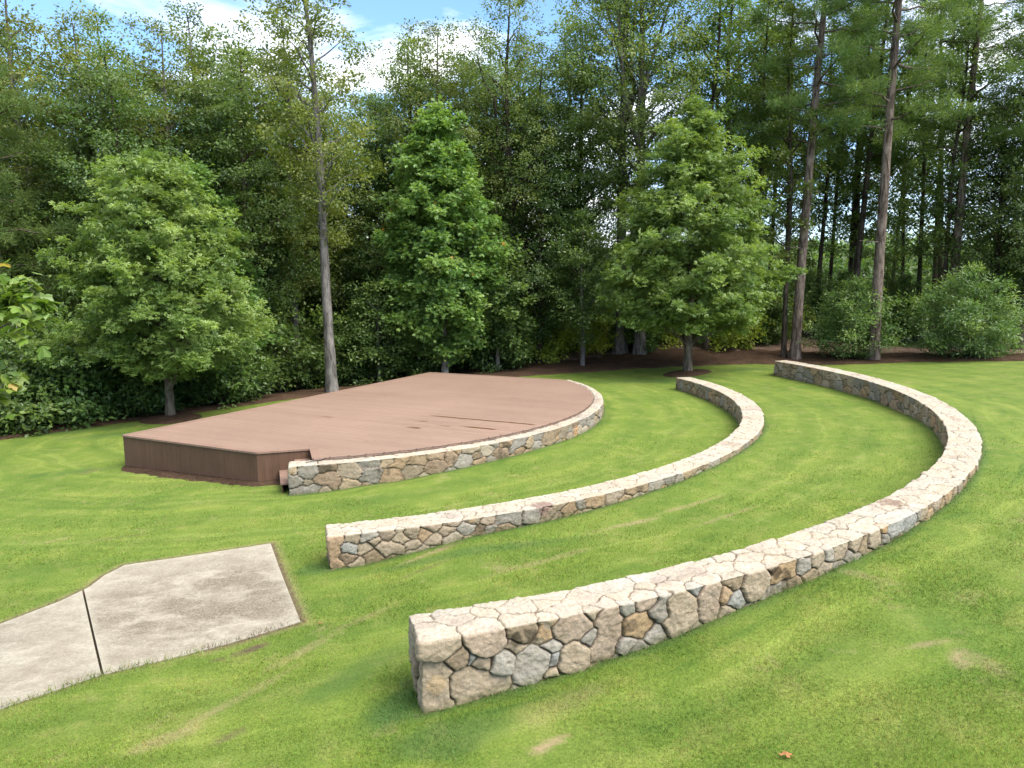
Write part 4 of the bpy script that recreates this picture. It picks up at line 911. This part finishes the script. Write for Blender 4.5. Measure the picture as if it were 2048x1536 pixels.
# --- tall woodland trees
PROTO = {}
def woodland(kind):
    """prototype mesh sets of the trees behind; copied with obj.copy()"""
    return PROTO[kind]
def proto_broad(key, seed, H_, z0, rmax, rt, nl, pal, bark, lean=.0, dens=1.0, nlf=54, ls=.125, forks=False, shape='rhomb'):
    rg = np.random.RandomState(seed); t = empty('broadleaf_tree', (0, -500, -50))
    tr = [(0, 0, -.1), (lean*.1, 0, H_*.2), (lean*.35+rg.normal()*.1, rg.normal()*.1, H_*.5), (lean*.6+rg.normal()*.2, rg.normal()*.15, H_*.75), (lean, 0, H_*.97)]
    T = np.array(tr); ax = lambda zz: (np.interp(zz, T[:, 2], T[:, 0]), np.interp(zz, T[:, 2], T[:, 1]))
    h = H_-z0; tab = [(z0, rmax*.35), (z0+h*.15, rmax*.75), (z0+h*.35, rmax), (z0+h*.6, rmax*.92), (z0+h*.8, rmax*.65), (z0+h*.93, rmax*.35), (H_, rmax*.08)]
    Lc, Lr = make_crown(rg, tab, int(nl*1.25), 11, int(nlf*dens), rmax*.30, .36, ls, shape, pal, M_LEAF, t, axis=ax, flat=.6, shell=.4, tipcol=(.16, .17, .045), tipamt=.3, droop=.3, stretch=.5)
    ex = []
    if forks:
        ex = [(tuple(T[1]*.3+T[2]*.7), (T[2][0]+1.6, T[2][1], H_*.8), rt*.55, .03), (tuple(T[1]*.1+T[2]*.9), (T[2][0]-1.5, T[2][1]+.4, H_*.82), rt*.5, .03)]
    make_trunk(rg, tr, [rt, rt*.82, rt*.6, rt*.38, .02], bark, t, limbs=limbs_to(rg, tr, Lc, .7, .06, .7)+ex, flare=.5)
    PROTO[key] = t
def proto_pine(key, seed, H_, z0, rmax, rt, lean, bark=None, nl=34, dead=4):
    rg = np.random.RandomState(seed); t = empty('pine_tree', (0, -500, -50))
    tr = [(0, 0, -.1), (lean*.15, 0, H_*.2), (lean*.45, .05, H_*.5), (lean*.75, -.05, H_*.75), (lean, 0, H_)]; T = np.array(tr)
    h = H_-z0; pf = prof([(z0, rmax*.6), (z0+h*.25, rmax), (z0+h*.6, rmax*.8), (H_, .2)])
    ends = []; lim = []
    for k in range(nl):
        z = z0+h*(k+rg.rand())/nl; a = k*2.4+rg.rand(); r = pf(z)*rg.uniform(.5, 1.05); bx_, by_ = np.interp(z, T[:, 2], T[:, 0]), np.interp(z, T[:, 2], T[:, 1])
        e = np.array((bx_+r*math.cos(a), by_+r*math.sin(a), z+r*rg.uniform(-.12, .3))); lim.append(((bx_, by_, z-.1), tuple(e), .03+.008*r, .01))
        for f in (.45, .6, .75, .9, 1.0, 1.05):
            for _ in range(3): ends.append(np.array((bx_, by_, z))*(1-f)+e*f+rg.normal(size=3)*np.array((.32, .32, .16)))
    for k in range(dead):
        z = z0*(.55+.42*rg.rand()); a = rg.rand()*6.28; bx_, by_ = np.interp(z, T[:, 2], T[:, 0]), np.interp(z, T[:, 2], T[:, 1]); r = rg.uniform(.5, 1.6)
        lim.append(((bx_, by_, z), (bx_+r*math.cos(a), by_+r*math.sin(a), z+rg.uniform(-.2, .4)), .022, .006))
    E2 = np.array(ends); m = 46; q = rg.normal(size=(len(E2), m, 3)); q /= np.linalg.norm(q, axis=-1, keepdims=True); q[..., 2] = q[..., 2]*.8+.25
    Cn = np.repeat(E2, m, 0)+q.reshape(-1, 3)*.05+rg.normal(size=(len(E2)*m, 3))*.07; n = len(Cn)
    T_ = (np.array([(0, 0, 0), (.5, .055, 0), (1, 0, -.06), (.5, -.055, 0)]), [(0, 1, 2, 3)]); LEAF_T['needle'] = T_
    lum = np.repeat(rg.rand(len(E2)), m); p = np.array(PINE); k = np.clip(lum*.7+rg.rand(n)*.3, 0, .999)*3; ki = k.astype(int); kf = (k-ki)[:, None]; col = p[ki]*(1-kf)+p[np.minimum(ki+1, 3)]*kf
    leaves('crown', Cn, q.reshape(-1, 3), rg.normal(size=(n, 3)), .26*rg.uniform(.7, 1.2, n), 'needle', col, M_NEEDLE, t)
    make_trunk(rg, tr, [rt, rt*.86, rt*.68, rt*.42, .02], bark or M_BARK_PINE, t, limbs=lim, flare=.45, tr=.0)
    PROTO[key] = t
def proto_shrub(key, seed, H_, rmax, pal, nl=26, ls=.15, shape='rhomb', name='shrub'):
    rg = np.random.RandomState(seed); t = empty(name, (0, -500, -50)); tr = [(0, 0, -.05), (0, 0, H_*.4), (0, 0, H_*.9)]
    Lc, Lr = make_crown(rg, [(.05, rmax*.7), (H_*.3, rmax), (H_*.65, rmax*.8), (H_, rmax*.15)], nl, 9, 34, rmax*.34, .28, ls, shape, pal, M_LEAF, t, flat=.7, shell=.4, tipamt=.25)
    make_trunk(rg, tr, [.05, .04, .01], M_BARK_DARK, t, limbs=limbs_to(rg, tr, Lc, .7, .03, .8), sides=6); PROTO[key] = t
OLIVE = [(.065, .095, .022), (.095, .135, .030), (.135, .175, .040), (.20, .225, .065)]
proto_broad('bA', 21, 15.5, 3.5, 3.2, .19, 44, OLIVE, M_BARK_GREY, .3)
proto_broad('bB', 22, 14.0, 2.5, 3.4, .17, 46, WOOD, M_BARK_DARK, -.3)
proto_broad('bC', 23, 18.0, 4.5, 3.8, .24, 56, WOOD, M_BARK_DARK, .2, forks=True)
proto_broad('bD', 24, 13.0, 1.2, 3.6, .16, 58, DARK, M_BARK_DARK, .1, nlf=54)
proto_broad('bE', 25, 20.0, 6.5, 4.2, .28, 60, WOOD, M_BARK_GREY, .4, forks=True, nlf=52)
proto_broad('bS', 26, 16.5, 4.0, 1.5, .13, 26, WOOD, M_BARK_DARK, .3, nlf=20, ls=.17)     # slender woodland stem
proto_broad('bT', 27, 17.0, 5.6, 2.3, .21, 34, OLIVE, M_BARK_GREY, -.9, nlf=40)     # tall pale trunk
proto_pine('pA', 31, 21.0, 8.6, 3.6, .22, .9)
proto_pine('pB', 32, 19.0, 8.0, 3.0, .16, 1.1, M_BARK_DARK)
proto_pine('pC', 33, 12.6, 4.0, 2.6, .17, -.4)
proto_shrub('s1', 41, 2.2, 1.5, DARK); proto_shrub('s2', 42, 3.4, 1.7, [WOOD[1], DARK[2], WOOD[2], OAK[2]]); proto_shrub('s3', 43, 4.6, 2.0, [DARK[1], DARK[2], WOOD[2], WOOD[3]], 34)
proto_shrub('s4', 44, 2.6, 1.8, [(.16, .22, .03), (.22, .30, .04), (.30, .36, .05), (.38, .38, .08)], 26)  # sunlight on these bushes is put into the brighter leaf colours
used = set()
def plant(kind, x, y, rz=None, sc=1.0, label='', cat='tree', group=None, name=None, rg=np.random.RandomState(99), sz=None, tilt=0.0):
    p = PROTO[kind]
    if kind not in used: o = p; used.add(kind)
    else: o = copy_tree(p)
    o.location = (x, y, h1(x, y)); o.rotation_euler = (0, tilt, rg.rand()*6.28 if rz is None else rz); s_ = sc; o.scale = (s_, s_, sz or s_)
    if name: o.name = name
    tag(o, label, cat, group); return o
def P_(kind, px, dist, label, rz=None, sc=1.0, cat='tree', group=None, name=None, sz=None, tilt=0.0, py=740):
    x, y, z = at_dist(px, py, dist); return plant(kind, x, y, rz, sc, label, cat, group, name, sz=sz, tilt=tilt)
# trees one can tell apart
P_('bT', 662, 27.6, 'very tall pale grey trunk rising just behind the left long edge of the stage', 0, 1.0, tilt=.012)
P_('pA', 1745, 30.3, 'tall pine with thick pale scaly trunk standing between the two evergreen bushes', 0, 1.0, name='pine_tree', tilt=-.028)
P_('pA', 1588, 31.6, 'dark barked pine leaning right beside the far end of the outer stone wall', 0, .98, tilt=-.002)
P_('pA', 1893, 33.5, 'straight pinkish pine trunk rising behind the wide bush at the right', 0, .95, tilt=-.02)
P_('pB', 1697, 36.0, 'slimmer dark pine trunk behind the left evergreen bush', 0, 1.0)
P_('bE', 1240, 34.5, 'massive dark flared trunk, left one of a pair behind the far lawn oak', 1.0, 1.0)
P_('bE', 1279, 34.0, 'massive grey flared trunk, right one of a pair behind the far lawn oak', 3.6, .98)
P_('bC', 1019, 34.2, 'big dark forked tree leaning behind the slim pale sapling', .2, .92)
P_('bS', 1566, 31.9, 'slender smooth pale grey trunk just left of the dark leaning pine', 2.0, .9)
P_('bA', 405, 33.5, 'tall tree above the left oak with bare top limbs against the cloud', .5, 1.08)
P_('bA', 205, 30.5, 'wide olive tinted tree crown at the upper left', 2.2, 1.0)
P_('pC', 28, 25.5, 'pine with dark green needle clusters at the far left edge', 1.0, 1.0)
P_('bA', 505, 37, 'pale slim tree with thin yellowish leaves right of the bare topped tree', 4.1, .98)
P_('bD', 2030, 33, 'dense dark green tree filling the right edge of the photo', .3, 1.15)
# fill of the wood: several rows of trees, kinds and labels by zone
rg = np.random.RandomState(2024)
def fill(kinds, px0, px1, n, d0, d1, label, group, sc=(.85, 1.1), cat='tree'):
    for k in range(n):
        px = px0+(px1-px0)*(k+rg.uniform(.15, .85))/n; d = rg.uniform(d0, d1)
        P_(kinds[k % len(kinds)], px, d, label, rg.rand()*6.28, rg.uniform(*sc), cat, group, tilt=rg.uniform(-.02, .02))
fill(['bD', 'bB', 'bA'], -60, 560, 8, 27, 31, 'leafy woodland tree behind the left lawn oak', 'woodland trees at the left')
fill(['bB', 'bD'], -120, 640, 9, 33, 39, 'dark tree deeper in the wood behind the left lawn oak', 'deep woodland trees at the left', (1.0, 1.25))
fill(['bA', 'bB', 'bD', 'bB'], 560, 1180, 8, 32.5, 37, 'woodland tree behind the stage and the sycamore', 'woodland trees behind the stage')
fill(['bD', 'bB'], 560, 1180, 8, 38, 43, 'dark tree deeper in the wood behind the stage', 'deep woodland trees behind the stage', (1.05, 1.3))
fill(['bC'], 1400, 1460, 1, 36, 38, 'tall broad tree behind the far lawn oak', 'tall trees behind the far lawn oak')
fill(['bS', 'bS', 'bS', 'bS'], 1400, 1900, 17, 33, 42, 'slender dark trunk among the pines at the right', 'slender dark trunks among the pines', (.85, 1.15))
fill(['pB'], 1480, 1990, 3, 38, 44, 'pine with high crown deeper in the wood at the right', 'deep pines at the right')
fill(['bD', 'bB', 'bC'], 1960, 2180, 4, 32, 40, 'dark woodland tree at the right edge behind the wide bush', 'woodland trees at the right edge')
fill(['s2', 's3', 's1'], -80, 640, 13, 0, 0, '', '') if False else None
# understory shrubs along the wood's edge
def edge_shrubs(kinds, i0, i1, n, o0, o1, label, group, sc=(.8, 1.15)):
    for k in range(n):
        i = int(np.clip(i0+(i1-i0)*(k+rg.uniform(.1, .9))/n, 0, len(E_)-1)); o_ = rg.uniform(o0, o1); p = E_[i]+nn_[i]*o_
        plant(kinds[k % len(kinds)], p[0], p[1], rg.rand()*6.28, rg.uniform(*sc), label, 'shrub', group, name='shrub')
def eidx(x): return int(np.argmin(abs(E_[:, 0]-x)))
iL, iM, iS, iR = eidx(-18), eidx(-6.6), eidx(1.0), eidx(8.5)
edge_shrubs(['s1', 's2', 's1'], iL, eidx(-8.5), 15, 1.2, 2.2, 'low dense shrub at the lawn edge left of the stage', 'shrubs along the left lawn edge')
edge_shrubs(['s3', 's2'], iL, iM, 12, 3.2, 6.0, 'tall leafy shrub in the wood behind the left lawn edge', 'tall shrubs in the left wood')
edge_shrubs(['s1', 's2'], iM, iS, 7, 2.6, 5, 'leafy shrub in the shade behind the back of the stage', 'shrubs behind the stage')
edge_shrubs(['s3', 's2'], iM, iR, 9, 6, 10, 'tall shrub deep in the wood behind the stage', 'tall shrubs deep behind the stage')
edge_shrubs(['s2', 's4', 's1'], iS, eidx(11.5), 13, 3.2, 6.0, 'small bush growing on the leaf covered bank behind the far lawn oak', 'bushes on the leaf covered bank', (.6, 1.05))
edge_shrubs(['s4'], iS, eidx(12), 12, 5.5, 10, 'yellow green bush coloured as if sunlit beyond the trunks', 'bright bushes beyond the trunks', (.7, 1.0))
edge_shrubs(['s3', 's2'], eidx(12), eidx(17), 4, 8, 11, 'green shrub in the wood behind the pines', 'shrubs behind the pines', (.7, 1.0))
# the far wood beyond the clearing: one mass
def far_wood():
    rg = np.random.RandomState(6); n = 110000; a = rg.uniform(-40, 46, n); r = rg.uniform(105, 150, n)
    x = r*np.sin(np.radians(a)); y = r*np.cos(np.radians(a)); top = 8.5+3.5*fbm(np.stack([a*.35, r*.05, 0*a], 1), 1.0, 4)*2-2
    z = -1.2+rg.rand(n)**.7*top; P = np.stack([x, y, z], 1)
    p = np.array(WOOD); col = p[rg.randint(1, 4, n)]*rg.uniform(.8, 1.3, (n, 1))
    D = rg.normal(size=(n, 3)); Nn = rg.normal(size=(n, 3))+np.array((0, -1, 1))
    o = leaves('far_wood', P, D, Nn, rg.uniform(.6, 1.1, n), 'rhomb', col, M_LEAF, None); tag(o, 'distant line of woods beyond the clearing', 'woods', kind='stuff')
far_wood()
# the road beyond the wood at the right
M_ROAD = flat_material('asphalt', (.22, .22, .22), .9)
V = []; F = []
for k in range(60):
    xx = 8+k*1.4; yy = 66-k*.12
    for q in (0, 6): V.append((xx, yy+q, h1(xx, yy+q)+.05))
F = [[2*k, 2*k+2, 2*k+3, 2*k+1] for k in range(59)]
tag(mesh_obj('road', np.array(V), np.array(F), M_ROAD), kind='structure')
# fallen leaves
M_DEAD = flat_material('dead_leaf', (.24, .11, .04), .8)
def dead_leaf(px, py, label, s_=.06):
    x, y, z = on_ground(px, py); k = 14; V = [(0, 0, .012)]
    rg_ = np.random.RandomState(px); 
    for j in range(k):
        a = 2*PI*j/k; r = s_*(1 if j % 3 else .5)*rg_.uniform(.7, 1.1); V.append((r*math.cos(a), r*.7*math.sin(a), rg_.uniform(.0, .018)))
    F = np.array([[0, 1+j, 1+(j+1) % k] for j in range(k)]); V = np.array(V); V2 = V-np.array((0, 0, .002)); 
    o = mesh_obj('fallen_leaf', np.concatenate([V, V2]), np.concatenate([F, F[:, ::-1]+len(V)]), M_DEAD); o.location = (x, y, z+.03); tag(o, label, 'leaf')
dead_leaf(1573, 1518, 'dry brown leaf on the lawn near the bottom right of the photo')
dead_leaf(641, 1252, 'small dark leaf on the grass right of the concrete path corner', .03)
